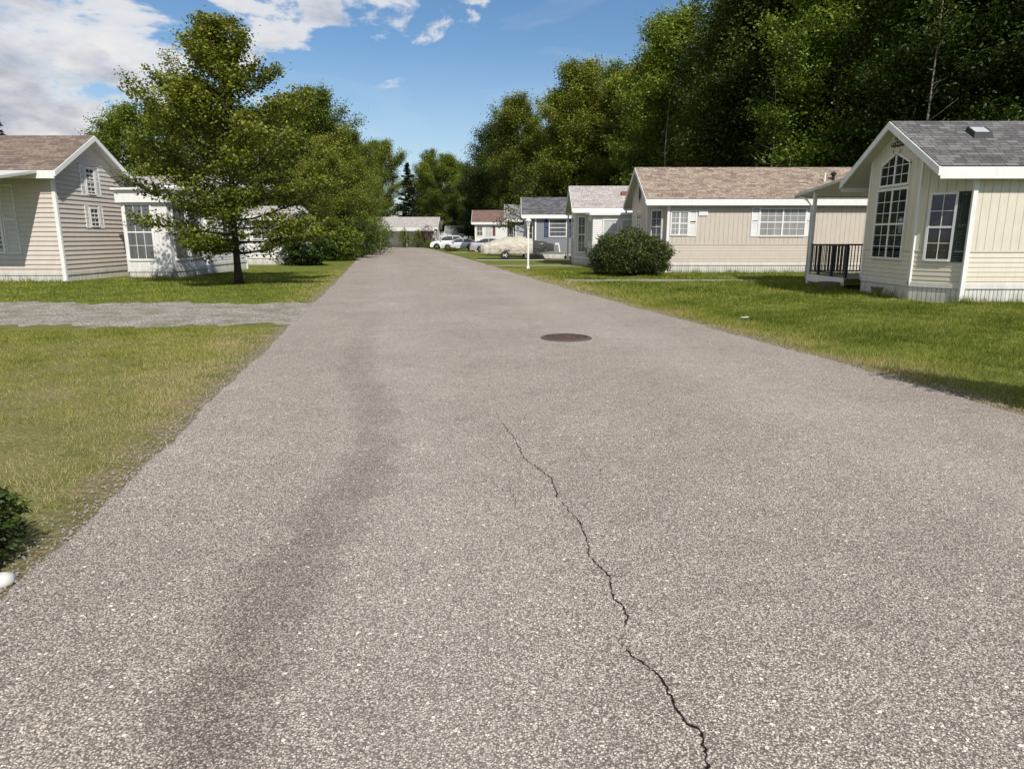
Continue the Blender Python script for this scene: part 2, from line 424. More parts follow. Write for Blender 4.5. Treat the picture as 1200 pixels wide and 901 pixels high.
# drier towards the left verge, bare dirt along both road edges
left = k.math('MULTIPLY', k.math('SUBTRACT', -1.6, u), .6, clamp=True)
near = k.math('SUBTRACT', 1.25, k.math('MULTIPLY', v, .068), clamp=True)
dry = k.math('MULTIPLY', k.math('MULTIPLY', left, near), k.ramp(n2, [(.3, .55), (.6, 1.)]), clamp=True)
base = k.mix(dry, base, k.ramp(n3, [(.3, (.19, .155, .07)), (.7, (.32, .265, .15))]))
eu = k.math('ABSOLUTE', k.math('SUBTRACT', u, 2.05))
edge = k.math('SUBTRACT', 4.22, eu); edge = k.math('MULTIPLY', k.math('ADD', edge, k.math('MULTIPLY', k.math('SUBTRACT', n2, .5), 1.2)), 2.6, clamp=True)
base = k.mix(k.math('MULTIPLY', edge, .8), base, k.ramp(n3, [(.35, (.16, .12, .075)), (.65, (.30, .235, .16))]))
k.pr(k.mix(.35, base, k.ramp(n3, [(.3, .35), (.7, 1.)]), 'MULTIPLY'), .95, 0, .1, k.bump(k.noise(p, 35, 4), .8, .05))
M['lawn'] = k.m

k = NT('asphalt'); p, u, v, *_ = ground_colour(k)
warp = k.n('ShaderNodeTexNoise'); warp.inputs['Scale'].default_value = 60; k.l(p, warp.inputs['Vector'])
wv = k.n('ShaderNodeVectorMath', operation='SCALE'); k.l(warp.outputs['Color'], wv.inputs[0]); wv.inputs['Scale'].default_value = .004
pv = k.n('ShaderNodeVectorMath', operation='ADD'); k.l(p, pv.inputs[0]); k.l(wv.outputs[0], pv.inputs[1])
def vor(scale, feature='F1'):
    nd = k.n('ShaderNodeTexVoronoi', feature=feature); nd.inputs['Scale'].default_value = scale; k.l(pv.outputs[0], nd.inputs['Vector']); return nd
v1, v2, v3 = vor(122), vor(250), vor(38)
r1 = k.n('ShaderNodeSeparateColor'); k.l(v1.outputs['Color'], r1.inputs[0])
r2 = k.n('ShaderNodeSeparateColor'); k.l(v2.outputs['Color'], r2.inputs[0])
r3 = k.n('ShaderNodeSeparateColor'); k.l(v3.outputs['Color'], r3.inputs[0])
c1 = k.ramp(r1.outputs[0], [(0, (.055, .05, .046)), (.30, (.17, .157, .142)), (.62, (.27, .25, .228)), (.86, (.38, .355, .325)), (.97, (.52, .49, .455)), (1, (.68, .65, .60))])
c2 = k.ramp(r2.outputs[0], [(0, (.05, .046, .042)), (.5, (.21, .193, .175)), (1, (.50, .465, .425))])
c = k.mix(k.ramp(r2.outputs[1], [(.35, 0.), (.6, 1.)]), c1, c2)
# dark binder between stones, odd tinted pebbles
c = k.mix(k.ramp(v1.outputs['Distance'], [(.42, 0.), (.68, .85)]), c, (.06, .055, .049))
c = k.mix(k.math('MULTIPLY', k.math('GREATER_THAN', r3.outputs[0], .93), k.math('LESS_THAN', v3.outputs['Distance'], .26)), c, k.ramp(r3.outputs[1], [(0, (.10, .10, .10)), (.5, (.50, .42, .34)), (1, (.62, .60, .56))]))
big = k.noise(p, .5, 5, .6); mid = k.noise(p, 3.5, 5, .65)
c = k.mix(.6, c, k.ramp(big, [(.3, .68), (.7, 1.)]), 'MULTIPLY'); c = k.mix(.7, c, k.ramp(mid, [(.3, .80), (.7, 1.)]), 'MULTIPLY')
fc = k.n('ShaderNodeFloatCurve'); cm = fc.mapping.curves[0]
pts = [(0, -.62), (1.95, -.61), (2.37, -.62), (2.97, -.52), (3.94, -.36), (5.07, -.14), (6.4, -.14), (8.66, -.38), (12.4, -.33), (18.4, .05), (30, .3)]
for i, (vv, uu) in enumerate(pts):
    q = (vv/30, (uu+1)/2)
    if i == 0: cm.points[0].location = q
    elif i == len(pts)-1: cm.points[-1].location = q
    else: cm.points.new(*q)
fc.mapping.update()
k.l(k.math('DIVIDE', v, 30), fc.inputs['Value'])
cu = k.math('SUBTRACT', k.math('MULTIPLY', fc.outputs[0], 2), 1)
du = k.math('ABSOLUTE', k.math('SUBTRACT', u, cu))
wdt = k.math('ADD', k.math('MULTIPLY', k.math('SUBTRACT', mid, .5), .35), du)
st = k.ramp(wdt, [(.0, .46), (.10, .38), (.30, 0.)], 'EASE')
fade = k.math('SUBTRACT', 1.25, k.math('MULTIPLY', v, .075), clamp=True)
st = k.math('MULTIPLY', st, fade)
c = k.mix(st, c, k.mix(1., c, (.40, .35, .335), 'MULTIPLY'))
c = k.mix(1., c, (1.86, 1.76, 1.64), 'MULTIPLY')
wp_ = k.math('ABSOLUTE', k.math('SUBTRACT', k.math('ABSOLUTE', k.math('SUBTRACT', u, 2.0)), 1.9))
c = k.mix(k.ramp(wp_, [(0., .06), (.35, .04), (.8, 0.)], 'EASE'), c, (.60, .57, .52))
spots = k.ramp(k.noise(p, 1.15, 3, .5, .4), [(.66, 0.), (.72, .30)])
c = k.mix(spots, c, k.mix(1., c, (.45, .43, .42), 'MULTIPLY'))
hh = k.math('SUBTRACT', 1, v1.outputs['Distance'])
k.pr(c, .85, 0, .25, k.bump(hh, .55, .006)); M['asphalt'] = k.m

k = NT('gravel'); p = k.geo()
vv_ = k.n('ShaderNodeTexVoronoi'); vv_.inputs['Scale'].default_value = 38; k.l(p, vv_.inputs['Vector'])
rr = k.n('ShaderNodeSeparateColor'); k.l(vv_.outputs['Color'], rr.inputs[0])
gc = k.ramp(rr.outputs[0], [(0, (.22, .20, .175)), (.5, (.46, .42, .37)), (1, (.72, .67, .60))])
gc = k.mix(k.ramp(k.noise(p, 1.6, 5), [(.4, 0.), (.75, .8)]), gc, (.16, .15, .06))
gc = k.mix(k.ramp(vv_.outputs['Distance'], [(.4, 0.), (.8, .8)]), gc, (.12, .10, .085))
k.pr(gc, .95, 0, .15, k.bump(k.math('SUBTRACT', 1, vv_.outputs['Distance']), 1, .03)); M['gravel'] = k.m
M['concrete'] = paint('pale_concrete', (.42, .40, .37), .9, .15, 4)
k = NT('crack'); k.pr((.018, .014, .012), 1, 0, 0); M['crack'] = k.m
k = NT('cast_iron_rust'); o_ = k.obj()
k.pr(k.ramp(k.noise(o_, 25, 5), [(.3, (.06, .038, .032)), (.7, (.15, .095, .08))]), .7, .3, .3, k.bump(k.noise(o_, 50, 3), .5, .005)); M['iron'] = k.m
M['iron_dark'] = flat('dark_iron_frame', (.075, .06, .052), .8)

g = MB().quad((-900, -300, 0), (900, -300, 0), (900, 1500, 0), (-900, 1500, 0)).build('ground', M['lawn'], kind='structure')
def wob(v, a, s): return a*(math.sin(v*1.3+s)+.7*math.sin(v*3.1+s*2)+.5*math.sin(v*7.7+s*3)+.35*math.sin(v*17.3+s*5)+.25*math.sin(v*41+s))*.5
def edgeL(v): return -1.74-.35*max(0, min(1, (v-25)/40))+wob(v, .035, 1)
def edgeR(v): return (5.72 if v < 8 else 5.72+.0*v)+wob(v, .05, 4)-.12*math.exp(-((v-22)/8)**2)+.35*max(0, min(1, (v-30)/25))
b = MB(); vs = [-25+i*.06 for i in range(1250)]+[50+i*.5 for i in range(121)]
n0 = 0
for i, vv in enumerate(vs):
    l, r = edgeL(vv), edgeR(vv); b.v += [(*W(l, vv), .006), (*W(l+.03, vv), .012), (*W(r-.03, vv), .012), (*W(r, vv), .006)]
    if i:
        for j in range(3): b.f.append(((i-1)*4+j, (i-1)*4+j+1, i*4+j+1, i*4+j))
road = b.build('road', M['asphalt'], kind='structure')
# side street turning left at the far end
MB().quad((*W(-40, 103), .008), (*W(-2.3, 102), .008), (*W(-2.3, 109.9), .008), (*W(-40, 110), .008)).build('side_road', M['asphalt'], kind='structure')
def strip(name, mat, pts, z, edge=.08, seed=0, step=.12):
    # ragged ribbon given as list of (u0..): left pts & right pts lists in road coords, straight quads subdivided
    (a0, a1), (b0, b1) = pts; n = max(2, int(math.dist(a0, a1)/step)); m = MB()
    for i in range(n+1):
        t = i/n; A = [a0[j]*(1-t)+a1[j]*t for j in (0, 1)]; B = [b0[j]*(1-t)+b1[j]*t for j in (0, 1)]
        q = (i*1.7*step/.35+seed); A[1] += edge*(math.sin(q)+math.sin(q*.37)*1.5+math.sin(q*2.3)*.6); B[1] += edge*(math.sin(q*1.1+2)+math.sin(q*.31)*1.5+math.sin(q*2.9)*.6)
        m.v += [(*A, z), (*B, z)]
        if i: m.f.append((2*i-2, 2*i-1, 2*i+1, 2*i))
    return m.build(name, mat, kind='structure')
strip('gravel_driveway', M['gravel'], ((( -1.2-17.1*sP*0-3.1, 16.7+0.1), (-26, 17.4)), ((-1.7*cP-12.9*sP+.2, 12.6), (-26, 11.6))), .004, .15, 1, .05)
strip('gravel_path', M['gravel'], (((1.9, 26.5), (9.3, 26.3)), ((2.2, 24.9), (9.3, 25.6))), .004, .06, 5)
strip('concrete_path', M['concrete'], (((-1.6, 39.6), (5.4, 39.9)), ((-1.5, 39.0), (5.4, 39.2))), .004, .01, 5)
strip('concrete_driveway', M['concrete'], (((-2.6, 49.6), (8.5, 49.6)), ((-2.4, 48.2), (8.5, 48.2))), .004, .01, 5)
strip('gravel_verge', M['gravel'], (((-6.5, 73.5), (6, 73.5)), ((-6, 70.6), (6, 70.6))), .004, .05, 5)
q = MB().quad((*W(1.3, 62.4), .016), (*W(6.0, 62.2), .016), (*W(6.0, 62.9), .016), (*W(1.3, 63.0), .016)).build('road_patch', M['concrete'], kind='structure')

def crack(pts, w0, w1, seed, name='crack'):
    rng = random.Random(seed); P = [Vector((*p, 0)) for p in pts]; fine = []
    for a, c in zip(P, P[1:]):
        n = max(2, int((c-a).length/.010)); nn = (c-a).normalized(); nn = Vector((-nn.y, nn.x, 0)); o = 0
        for i in range(n):
            o = o*.72+rng.uniform(-1, 1)*.0062; fine.append(a.lerp(c, i/n)+nn*o)
    fine.append(P[-1]); m = MB(); N = len(fine)
    for i, f_ in enumerate(fine):
        d = (fine[min(N-1, i+1)]-fine[max(0, i-1)]).normalized(); nr = Vector((-d.y, d.x, 0))
        t = i/(N-1); w = (w0*(1-t)+w1*t)*rng.uniform(.3, 1.6)*.42*min(1, .15+6*t, .15+8*(1-t) if w1 < .006 else 9)
        m.v += [tuple(f_-nr*w+Vector((0, 0, .0155))), tuple(f_+nr*w+Vector((0, 0, .0155)))]
        if i: m.f.append((2*i-2, 2*i-1, 2*i+1, 2*i))
    return m.build(name, M['crack'], road)
PA = [(-.16, 6.2), (-.1, 5.82), (.02, 5.27), (.1, 4.76), (.27, 4.33), (.28, 4.01), (.37, 3.7), (.4, 3.36), (.39, 3.21), (.47, 3.0), (.46, 2.81), (.5, 2.64), (.47, 2.57)]
PB = [(.42, 2.51), (.46, 2.37), (.53, 2.27), (.56, 2.13), (.57, 2.0), (.62, 1.94), (.60, 1.79), (.63, 1.5), (.60, 1.2), (.66, .8)]
crack(PA[:6], .004, .007, 1); crack(PA[5:], .006, .007, 2); crack(PB, .008, .010, 3)
crack([(-.03, 4.23), (.02, 3.97), (.01, 3.8)], .003, .003, 4); crack([(.02, 3.95), (.11, 3.93), (.16, 3.86)], .003, .002, 5)
crack([(.50, 5.1), (.54, 4.8), (.62, 4.55), (.60, 4.3)], .0025, .002, 6)
crack([(.46, 3.02), (.53, 3.0), (.58, 3.05)], .003, .002, 7)

# manhole
mh = empty('manhole_cover', (.87, 10.87, .012), 'round rusty brown iron manhole cover set in the middle of the grey road', 'manhole cover')
m = MB().lathe([(.315, .0), (.315, .016), (.0001, .018)], n=40)
for i in range(-5, 6):
    for j in range(-5, 6):
        if i*i+j*j < 27: m.box(i*.052-.018, i*.052+.018, j*.052-.010, j*.052+.010, .0165, .0215)
m.build('cover', M['iron'], mh)
mr = MB(); R_ = 44
for i in range(R_):
    a, c_ = 2*math.pi*i/R_, 2*math.pi*(i+1)/R_
    for ra, rb_, z in ((.330, .385, .020),):
        mr.quad((ra*math.cos(a), ra*math.sin(a), z), (rb_*math.cos(a), rb_*math.sin(a), z), (rb_*math.cos(c_), rb_*math.sin(c_), z), (ra*math.cos(c_), ra*math.sin(c_), z))
        mr.quad((rb_*math.cos(a), rb_*math.sin(a), z), (rb_*1.08*math.cos(a), rb_*1.08*math.sin(a), 0.001), (rb_*1.08*math.cos(c_), rb_*1.08*math.sin(c_), 0.001), (rb_*math.cos(c_), rb_*math.sin(c_), z))
mr.build('ring', M['iron_dark'], mh)

# ------------------------------------------------------------------ houses
def window(parent, P, u, n, c, z0, w, h, cols=2, rows=2, sash=True, pane='glass', frame='white', fw=.055, mir=1, label=None, peak=None, mull=True, mt=.012):
    """c: centre along u, z0: sill height; frame + muntins one mesh, pane its child. peak=(extra height) -> pentagon top"""
    x0, x1, z1 = c-w/2, c+w/2, z0+h; m = MB(); d = .045
    topz = (lambda x: z1) if not peak else (lambda x: z1+peak*(1-abs(x-c)/(w/2)))
    m.obox(P, u, n, x0-fw, x0, z0-fw, z1+(fw*.6 if peak else fw), .0, d); m.obox(P, u, n, x1, x1+fw, z0-fw, z1+(fw*.6 if peak else fw), .0, d)
    m.obox(P, u, n, x0, x1, z0-fw, z0, 0, d+.012)
    def pt(a, z, k): return (P[0]+u[0]*a+n[0]*k, P[1]+u[1]*a+n[1]*k, z)
    if peak:
        for a, b_ in ((x0-fw, c), (c, x1+fw)):
            za, zb = (z1, z1+peak) if a < c-.01 else (z1+peak, z1)
            m.prism([pt(a, za, 0), pt(b_, zb, 0), pt(b_, zb+fw*1.2, 0), pt(a, za+fw*1.2, 0)], [pt(a, za, d), pt(b_, zb, d), pt(b_, zb+fw*1.2, d), pt(a, za+fw*1.2, d)])
    else: m.obox(P, u, n, x0, x1, z1, z1+fw, 0, d+.004)
    if sash: m.obox(P, u, n, x0, x1, z0+h/2-.025, z0+h/2+.025, .0, d-.006)
    for i in range(1, cols):
        x = x0+w*i/cols; t = mt*2.8 if (mull and i*2 == cols and cols > 2) else mt*.7
        m.obox(P, u, n, x-t, x+t, z0, topz(x), .02, .036 if t > mt else .031)
    R2 = rows
    for j in range(1, R2):
        if sash and j*2 == R2: continue
        z = z0+h*j/R2; m.obox(P, u, n, x0, x1, z-mt*.7, z+mt*.7, .02, .029)
    if peak: m.obox(P, u, n, x0, x1, z1-mt*.7, z1+mt*.7, .02, .029)
    fo = m.build('window', M[frame], parent, mirror=mir, label=label)
    g_ = MB(); k_ = .022
    if peak: g_.quad(pt(x0, z0, k_), pt(x1, z0, k_), pt(x1, z1, k_), pt(c, z1+peak, k_), pt(x0, z1, k_))
    else: g_.quad(pt(x0, z0, k_), pt(x1, z0, k_), pt(x1, z1, k_), pt(x0, z1, k_))
    g_.build('pane', M[pane], fo, mirror=mir)
    return fo
def shutter(parent, P, u, n, c, z0, w, h, mat='white', mir=1):
    m = MB(); m.obox(P, u, n, c-w/2, c-w/2+.05, z0, z0+h, .0, .04); m.obox(P, u, n, c+w/2-.05, c+w/2, z0, z0+h, .0, .04)
    for z in (z0, z0+h/2-.03, z0+h-.06): m.obox(P, u, n, c-w/2+.05, c+w/2-.05, z, z+.06, 0, .038)
    m.obox(P, u, n, c-w/2+.05, c+w/2-.05, z0+.06, z0+h-.06, .0, .012)
    nl = int(h/.05)
    for i in range(nl):
        z = z0+.07+(h-.14)*i/nl
        if abs(z-(z0+h/2)) < .05: continue
        a, b_ = c-w/2+.05, c+w/2-.05
        def pt(x, zz, kk): return (P[0]+u[0]*x+n[0]*kk, P[1]+u[1]*x+n[1]*kk, zz)
        m.quad(pt(a, z, .034), pt(b_, z, .034), pt(b_, z+.035, .013), pt(a, z+.035, .013))
    m.build('shutter', M[mat], parent, mirror=mir)

def wallface(parent, P, u, n, L, zb, ztop, mat, style='lap', band=None, mir=1, expo=.115, peak=None, label=None, ld=.014):
    """siding on a wall face. ztop(s) top height; style lap / vert / split (vert above band, lap below)"""
    m = MB()
    def pt(a, z, k): return (P[0]+u[0]*a+n[0]*k, P[1]+u[1]*a+n[1]*k, z)
    ks = [0, L] if peak is None or not (0 < peak < L) else [0, peak, L]
    top = [pt(s, ztop(s), -.01) for s in reversed(ks)]
    m.quad(pt(0, zb, -.01), pt(L, zb, -.01), *top)
    zlap0, zlap1 = zb, max(ztop(s) for s in ks)
    if style == 'vert': zlap1 = zb
    if style == 'split': zlap1 = band
    z = zlap0
    def span(z):
        N = 60; ok = [L*i/N for i in range(N+1) if ztop(L*i/N) >= z-1e-4]
        return (min(ok), max(ok)) if ok else None
    while z < zlap1-.02:
        z2 = min(z+expo, zlap1); a, b_ = span(z), span(z2)
        if a is None: break
        if b_ is None: b_ = ((a[0]+a[1])/2, (a[0]+a[1])/2)
        m.quad(pt(a[0], z, ld), pt(a[1], z, ld), pt(b_[1], z2, .001), pt(b_[0], z2, .001))
        m.quad(pt(a[0], z, .001), pt(a[1], z, .001), pt(a[1], z, ld), pt(a[0], z, ld)); z = z2
    if style in ('vert', 'split'):
        z0 = zb if style == 'vert' else band+.03
        if style == 'split': m.obox(P, u, n, 0, L, band-.012, band+.028, 0, .022)
        wp = .205; N = max(1, round(L/wp)); wp = L/N
        for i in range(N):
            a, b_ = i*wp+(.0045 if i else 0), (i+1)*wp-(.0045 if i < N-1 else 0)
            pts = [(a, z0), (b_, z0), (b_, ztop(b_))] + ([(peak, ztop(peak))] if peak and a < peak < b_ else []) + [(a, ztop(a))]
            m.prism([pt(s, zz, -.005) for s, zz in pts], [pt(s, zz, .012) for s, zz in pts])
    return m.build('wall', M[mat], parent, mirror=mir, label=label)

def skirt(parent, P, u, n, L, z1, mir=1, mat='skirt'):
    m = MB(); m.obox(P, u, n, 0, L, 0, z1-.05, -.05, -.02)
    N = int(L/.10)
    for i in range(N): m.obox(P, u, n, i*L/N+.008, (i+1)*L/N-.008, .0, z1-.055, -.02, .0)
    m.obox(P, u, n, 0, L, z1-.06, z1+.055, -.02, .03)
    return m.build('skirting', M[mat], parent, mirror=mir)

def park_home(name, label, loc, side=1, W_=4.3, L=11., ze=3.18, rise=1.2, wall='cream', roof='roof_char', style='split', band=1.25,
              bay=True, zb=.42, over=1.05, so=.26, lapd=.014, baycfg=None, nearcfg=None, porch=True, group='park model homes along the lane',
              trim='white', glass='glass', fascia_h=.24, porch_near=False, bay_style=None, expo=.115, obj_windows=True, depth=.75):
    o = empty(name, (*loc, 0), label, 'house', 0, group); mir = side
    slope = rise/(W_/2)
    zu = lambda t: ze+rise-slope*abs(t-W_/2)
    e1, e2 = (1, 0), (0, 1)
    # near long side: faces -y
    wallface(o, (0, 0), e1, (0, -1), L, zb, lambda s: ze, wall, style, band, mir, expo, ld=lapd)
    skirt(o, (0, 0), e1, (0, -1), L, zb, mir)
    wallface(o, (0, W_), e1, (0, 1), L, zb, lambda s: ze, wall, style, band, mir, expo, ld=lapd)
    skirt(o, (0, W_), e1, (0, 1), L, zb, mir)
    wallface(o, (L, 0), e2, (1, 0), W_, zb, lambda s: zu(s), wall, style, band, mir, expo, W_/2)
    skirt(o, (L, 0), e2, (1, 0), W_, zb, mir)
    bs = bay_style or style
    if bay:
        D, b0, b1 = depth, .92, W_-.92
        wallface(o, (-D, b0), e2, (-1, 0), b1-b0, zb, lambda s: zu(s+b0), wall, bs, band, mir, expo, W_/2-b0)
        skirt(o, (-D, b0), e2, (-1, 0), b1-b0, zb, mir)
        q = math.hypot(D, b0); un = (-D/q, b0/q); nn = (-b0/q, -D/q)
        wallface(o, (0, 0), un, nn, q, zb, lambda s: ze+rise-slope*(W_/2-b0*s/q), wall, bs, band, mir, expo)
        skirt(o, (0, 0), un, nn, q, zb, mir)
        u2 = (-D/q, -b0/q); n2 = (-b0/q, D/q)
        wallface(o, (0, W_), u2, n2, q, zb, lambda s: ze+rise-slope*(W_/2-b0*s/q), wall, bs, band, mir, expo)
        skirt(o, (0, W_), u2, n2, q, zb, mir)
        for (x, y) in ((-D, b0), (-D, b1)): MB().box(x-.03, x+.04, y-.04, y+.04, zb-.02, zu(b0)-.01).build('corner_board', M[trim], o, mirror=mir)
        for y in (0-.02, W_+.02): MB().box(-.055, .055, y-.04, y+.04, 0.02, ze-.005).build('corner_board', M[trim], o, mirror=mir)
    else:
        wallface(o, (0, 0), e2, (-1, 0), W_, zb, lambda s: zu(s), wall, bs, band, mir, expo, W_/2, ld=lapd)
        skirt(o, (0, 0), e2, (-1, 0), W_, zb, mir)
        for y in (0, W_): MB().box(-.04, .09, y-.05, y+.05, .02, ze-.005).build('corner_board', M[trim], o, mirror=mir)
    for y in (0, W_): MB().box(L-.09, L+.04, y-.035, y+.035, .02, ze-.005).build('corner_board', M[trim], o, mirror=mir)
    # roof: one slab per slope, origin at the ridge so that shingles run level
    th = .07; xs0, xs1 = -over, L+.3
    rt = MB()
    for sg in (-1, 1):
        y0, y1 = W_/2, W_/2+sg*(W_/2+so); z0, z1 = ze+rise+.10, ze-slope*so+.10
        rt.prism([(xs0, y0, z0), (xs0, y1, z1), (xs0, y1, z1+th), (xs0, y0, z0+th)], [(xs1, y0, z0), (xs1, y1, z1), (xs1, y1, z1+th), (xs1, y0, z0+th)])
        MB().prism([(xs0+.03, y0, z0-.098), (xs0+.03, y1-sg*.02, z1-.098), (xs0+.03, y1-sg*.02, z1-.004), (xs0+.03, y0, z0-.004)], [(xs1-.03, y0, z0-.098), (xs1-.03, y1-sg*.02, z1-.098), (xs1-.03, y1-sg*.02, z1-.004), (xs1-.03, y0, z0-.004)]).build('soffit', M['soffit'], o, mirror=mir)
        for xa, xb in ((xs0-.03, xs0+.025), (xs1-.025, xs1+.03)):
            y1b = y1+sg*.035; zz = z1-slope*.035
            MB().prism([(xa, y0, z0-.13), (xa, y1b, zz-.13), (xa, y1b, zz+.055), (xa, y0, z0+.055)], [(xb, y0, z0-.13), (xb, y1b, zz-.13), (xb, y1b, zz+.055), (xb, y0, z0+.055)]).build('rake_board', M[trim], o, mirror=mir)
        ya, yb = sorted((y1, y1+sg*.03)); MB().box(xs0+.026, xs1-.026, ya, yb, z1-fascia_h+.02, z1+.045).build('fascia', M[trim], o, mirror=mir)
    rt.build('roof', M[roof], o, mirror=mir)
    return o, zu

def porch(o, x0, x1, y0, y1, z0, z1, mir=1, deck=True, deckx=(-.8, 3.5), decky=(4.35, 7.1), rails=True, post_at=None, deckz=.36):
    m = MB(); th = .09
    m.prism([(x0, y0, z0), (x0, y1, z1), (x0, y1, z1+th), (x0, y0, z0+th)], [(x1, y0, z0), (x1, y1, z1), (x1, y1, z1+th), (x1, y0, z0+th)])
    ya, yb = sorted((y1, y1+(.06 if y1 > y0 else -.06))); m.box(x0, x1, ya, yb, z1-.03, z1+th+.02)
    m.build('porch_roof', M['soffit'], o, mirror=mir)
    for (px, py) in post_at or []:
        t = (py-y0)/(y1-y0); MB().box(px-.05, px+.05, py-.05, py+.05, .0, z0+(z1-z0)*t).build('post', M['white'], o, mirror=mir)
    if deck:
        a, b_ = deckx; c_, d_ = decky
        m = MB()
        nb = int((d_-c_)/.14)
        for i in range(nb): m.box(a, b_, c_+(d_-c_)*i/nb+.005, c_+(d_-c_)*(i+1)/nb-.005, deckz-.03, deckz)
        m.build('deck', M['deck'], o, mirror=mir)
        MB().box(a-.03, a, c_, d_, .12, deckz-.005).box(a, b_, d_, d_+.03, .12, deckz-.005).build('deck_fascia', M['white'], o, mirror=mir)
    if rails:
        m = MB(); x = a+.05; zt = deckz+1.0
        m.box(x-.03, x+.03, c_+.05, d_-.1, zt-.05, zt).box(x-.02, x+.02, c_+.05, d_-.1, deckz+.08, deckz+.12)
        n = int((d_-c_-.15)/.105)
        for i in range(n+1):
            y = c_+.05+(d_-c_-.15)*i/n; w = .045 if i % 9 == 0 else .013
            m.box(x-w*.8, x+w*.8, y-w, y+w, deckz+(.0 if i % 9 == 0 else .12), zt-.05)
        m.box(a+.1, b_, d_-.13, d_-.07, zt-.05, zt).box(a+.1, b_, d_-.12, d_-.08, deckz+.08, deckz+.12)
        n = int((b_-a)/.11)
        for i in range(1, n+1):
            xx = a+.1+(b_-a-.1)*i/n; m.box(xx-.011, xx+.011, d_-.116, d_-.084, deckz+.12, zt-.05)
        m.build('railing', M['dark_rail'], o, mirror=mir)

def bay_windows(o, W_=4.3, pane='glass', pane2=None, ze=3.18, rise=1.2, z0=1.06, zt=2.80, depth=.75, w=1.42, arch=True, sidewin=(True, True), shut=None, cols=4, rows=6, zs=None):
    D, b0, b1 = depth, .92, W_-.92; b1b = (b1-b0)
    window(o, (-D, b0), (0, 1), (-1, 0), b1b/2, z0, w, zt-z0, cols, rows, True, pane)
    if arch: window(o, (-D, b0), (0, 1), (-1, 0), b1b/2, zt+.16, w*.94, .47, cols, 2, False, pane2 or pane, peak=.30)
    q = math.hypot(D, b0); un = (-D/q, b0/q); nn = (-b0/q, -D/q)
    zz = zs or (z0, zt-.2)
    if sidewin[0]:
        window(o, (0, 0), un, nn, .62, zz[0], .52, zz[1]-zz[0], 2, 4, True, pane2 or pane)
        if shut: shutter(o, (0, 0), un, nn, .16, zz[0]-.06, .30, zz[1]-zz[0]+.12, shut)
    if sidewin[1]:
        window(o, (0, W_), (-D/q, -b0/q), (-b0/q, D/q), q/2, zz[0], .52, zz[1]-zz[0], 2, 4, True, pane)

S = (0, -1)
# R1: cream
h1, zu1 = park_home('cream_house', 'cream park home with arched bay window, dark green shutter and charcoal roof, nearest right', (10.93, 16.73), L=11.5, wall='cream', roof='roof_char')
bay_windows(h1, shut='green_black')
porch(h1, -.85, 5, 4.45, 8.45, 3.30, 2.98, deckx=(-.75, 4.5), decky=(4.4, 7.1), post_at=[(-.72, 7.05), (4.4, 7.05)])
m = MB().tube([(-.78, 8.2, 3.0), (-.78, 7.6, 2.85), (-.78, 7.14, 2.6), (-.78, 7.12, .2)], .035, 8).build('downspout', M['white'], h1, True)
sk = MB(); s1 = 1.2/2.15
def on_roof(y, ze=3.18, rise=1.2, W_=4.3): return ze+rise+.17-rise/(W_/2)*abs(y-W_/2)
yy = 1.35
sk.prism([(.55, yy-.2, on_roof(yy-.2)-.01), (1.05, yy-.2, on_roof(yy-.2)-.01), (1.05, yy+.2, on_roof(yy+.2)-.01), (.55, yy+.2, on_roof(yy+.2)-.01)],
         [(.58, yy-.17, on_roof(yy-.17)+.12), (1.02, yy-.17, on_roof(yy-.17)+.12), (1.02, yy+.17, on_roof(yy+.17)+.12), (.58, yy+.17, on_roof(yy+.17)+.12)])
skl = sk.build('skylight', M['black'], h1)
MB().quad((.62, yy-.14, on_roof(yy-.14)+.125), (.98, yy-.14, on_roof(yy-.14)+.125), (.98, yy+.14, on_roof(yy+.14)+.125), (.62, yy+.14, on_roof(yy+.14)+.125)).build('lens', M['glass_shade'], skl)
window(h1, (0, 0), (1, 0), S, 6.5, 1.35, 1.3, 1.1, 4, 4, True, 'glass_blind'); shutter(h1, (0, 0), (1, 0), S, 5.55, 1.3, .34, 1.2, 'green_black'); shutter(h1, (0, 0), (1, 0), S, 7.45, 1.3, .34, 1.2, 'green_black')

# wrought ornament over the arched window
orn = empty('wall_ornament', (10.93-.79, 16.73+2.15, 3.98), 'small dark scrolled metal ornament above the arched window of the cream house', 'wall ornament')
m = MB()
def arc(cx, cz, r, a0, a1, w=.009, n=9):
    pts = [(0, cx+r*math.cos(math.radians(a0+(a1-a0)*i/n)), cz+r*math.sin(math.radians(a0+(a1-a0)*i/n))) for i in range(n+1)]
    m.tube(pts, w, 5)
for cx, cz, r, a0, a1 in ((-.24, -.02, .05, 0, 300), (-.16, .02, .06, 180, 480), (-.06, -.01, .07, 20, 320), (.05, .01, .06, 200, 500), (.15, -.01, .06, 0, 310), (.25, 0, .045, 180, 470), (0, -.07, .20, 200, 340), (-.02, .05, .18, 20, 140)):
    arc(cx, cz, r, a0, a1)
m.tube([(0, .02, .02), (0, .03, .20)], .008, 5); m.tube([(0, -.03, .12), (0, .03, .19), (0, .09, .13)], .01, 5); m.tube([(0, -.30, -.05), (0, .30, -.03)], .012, 5)
m.build('scroll', M['ornament'], orn)

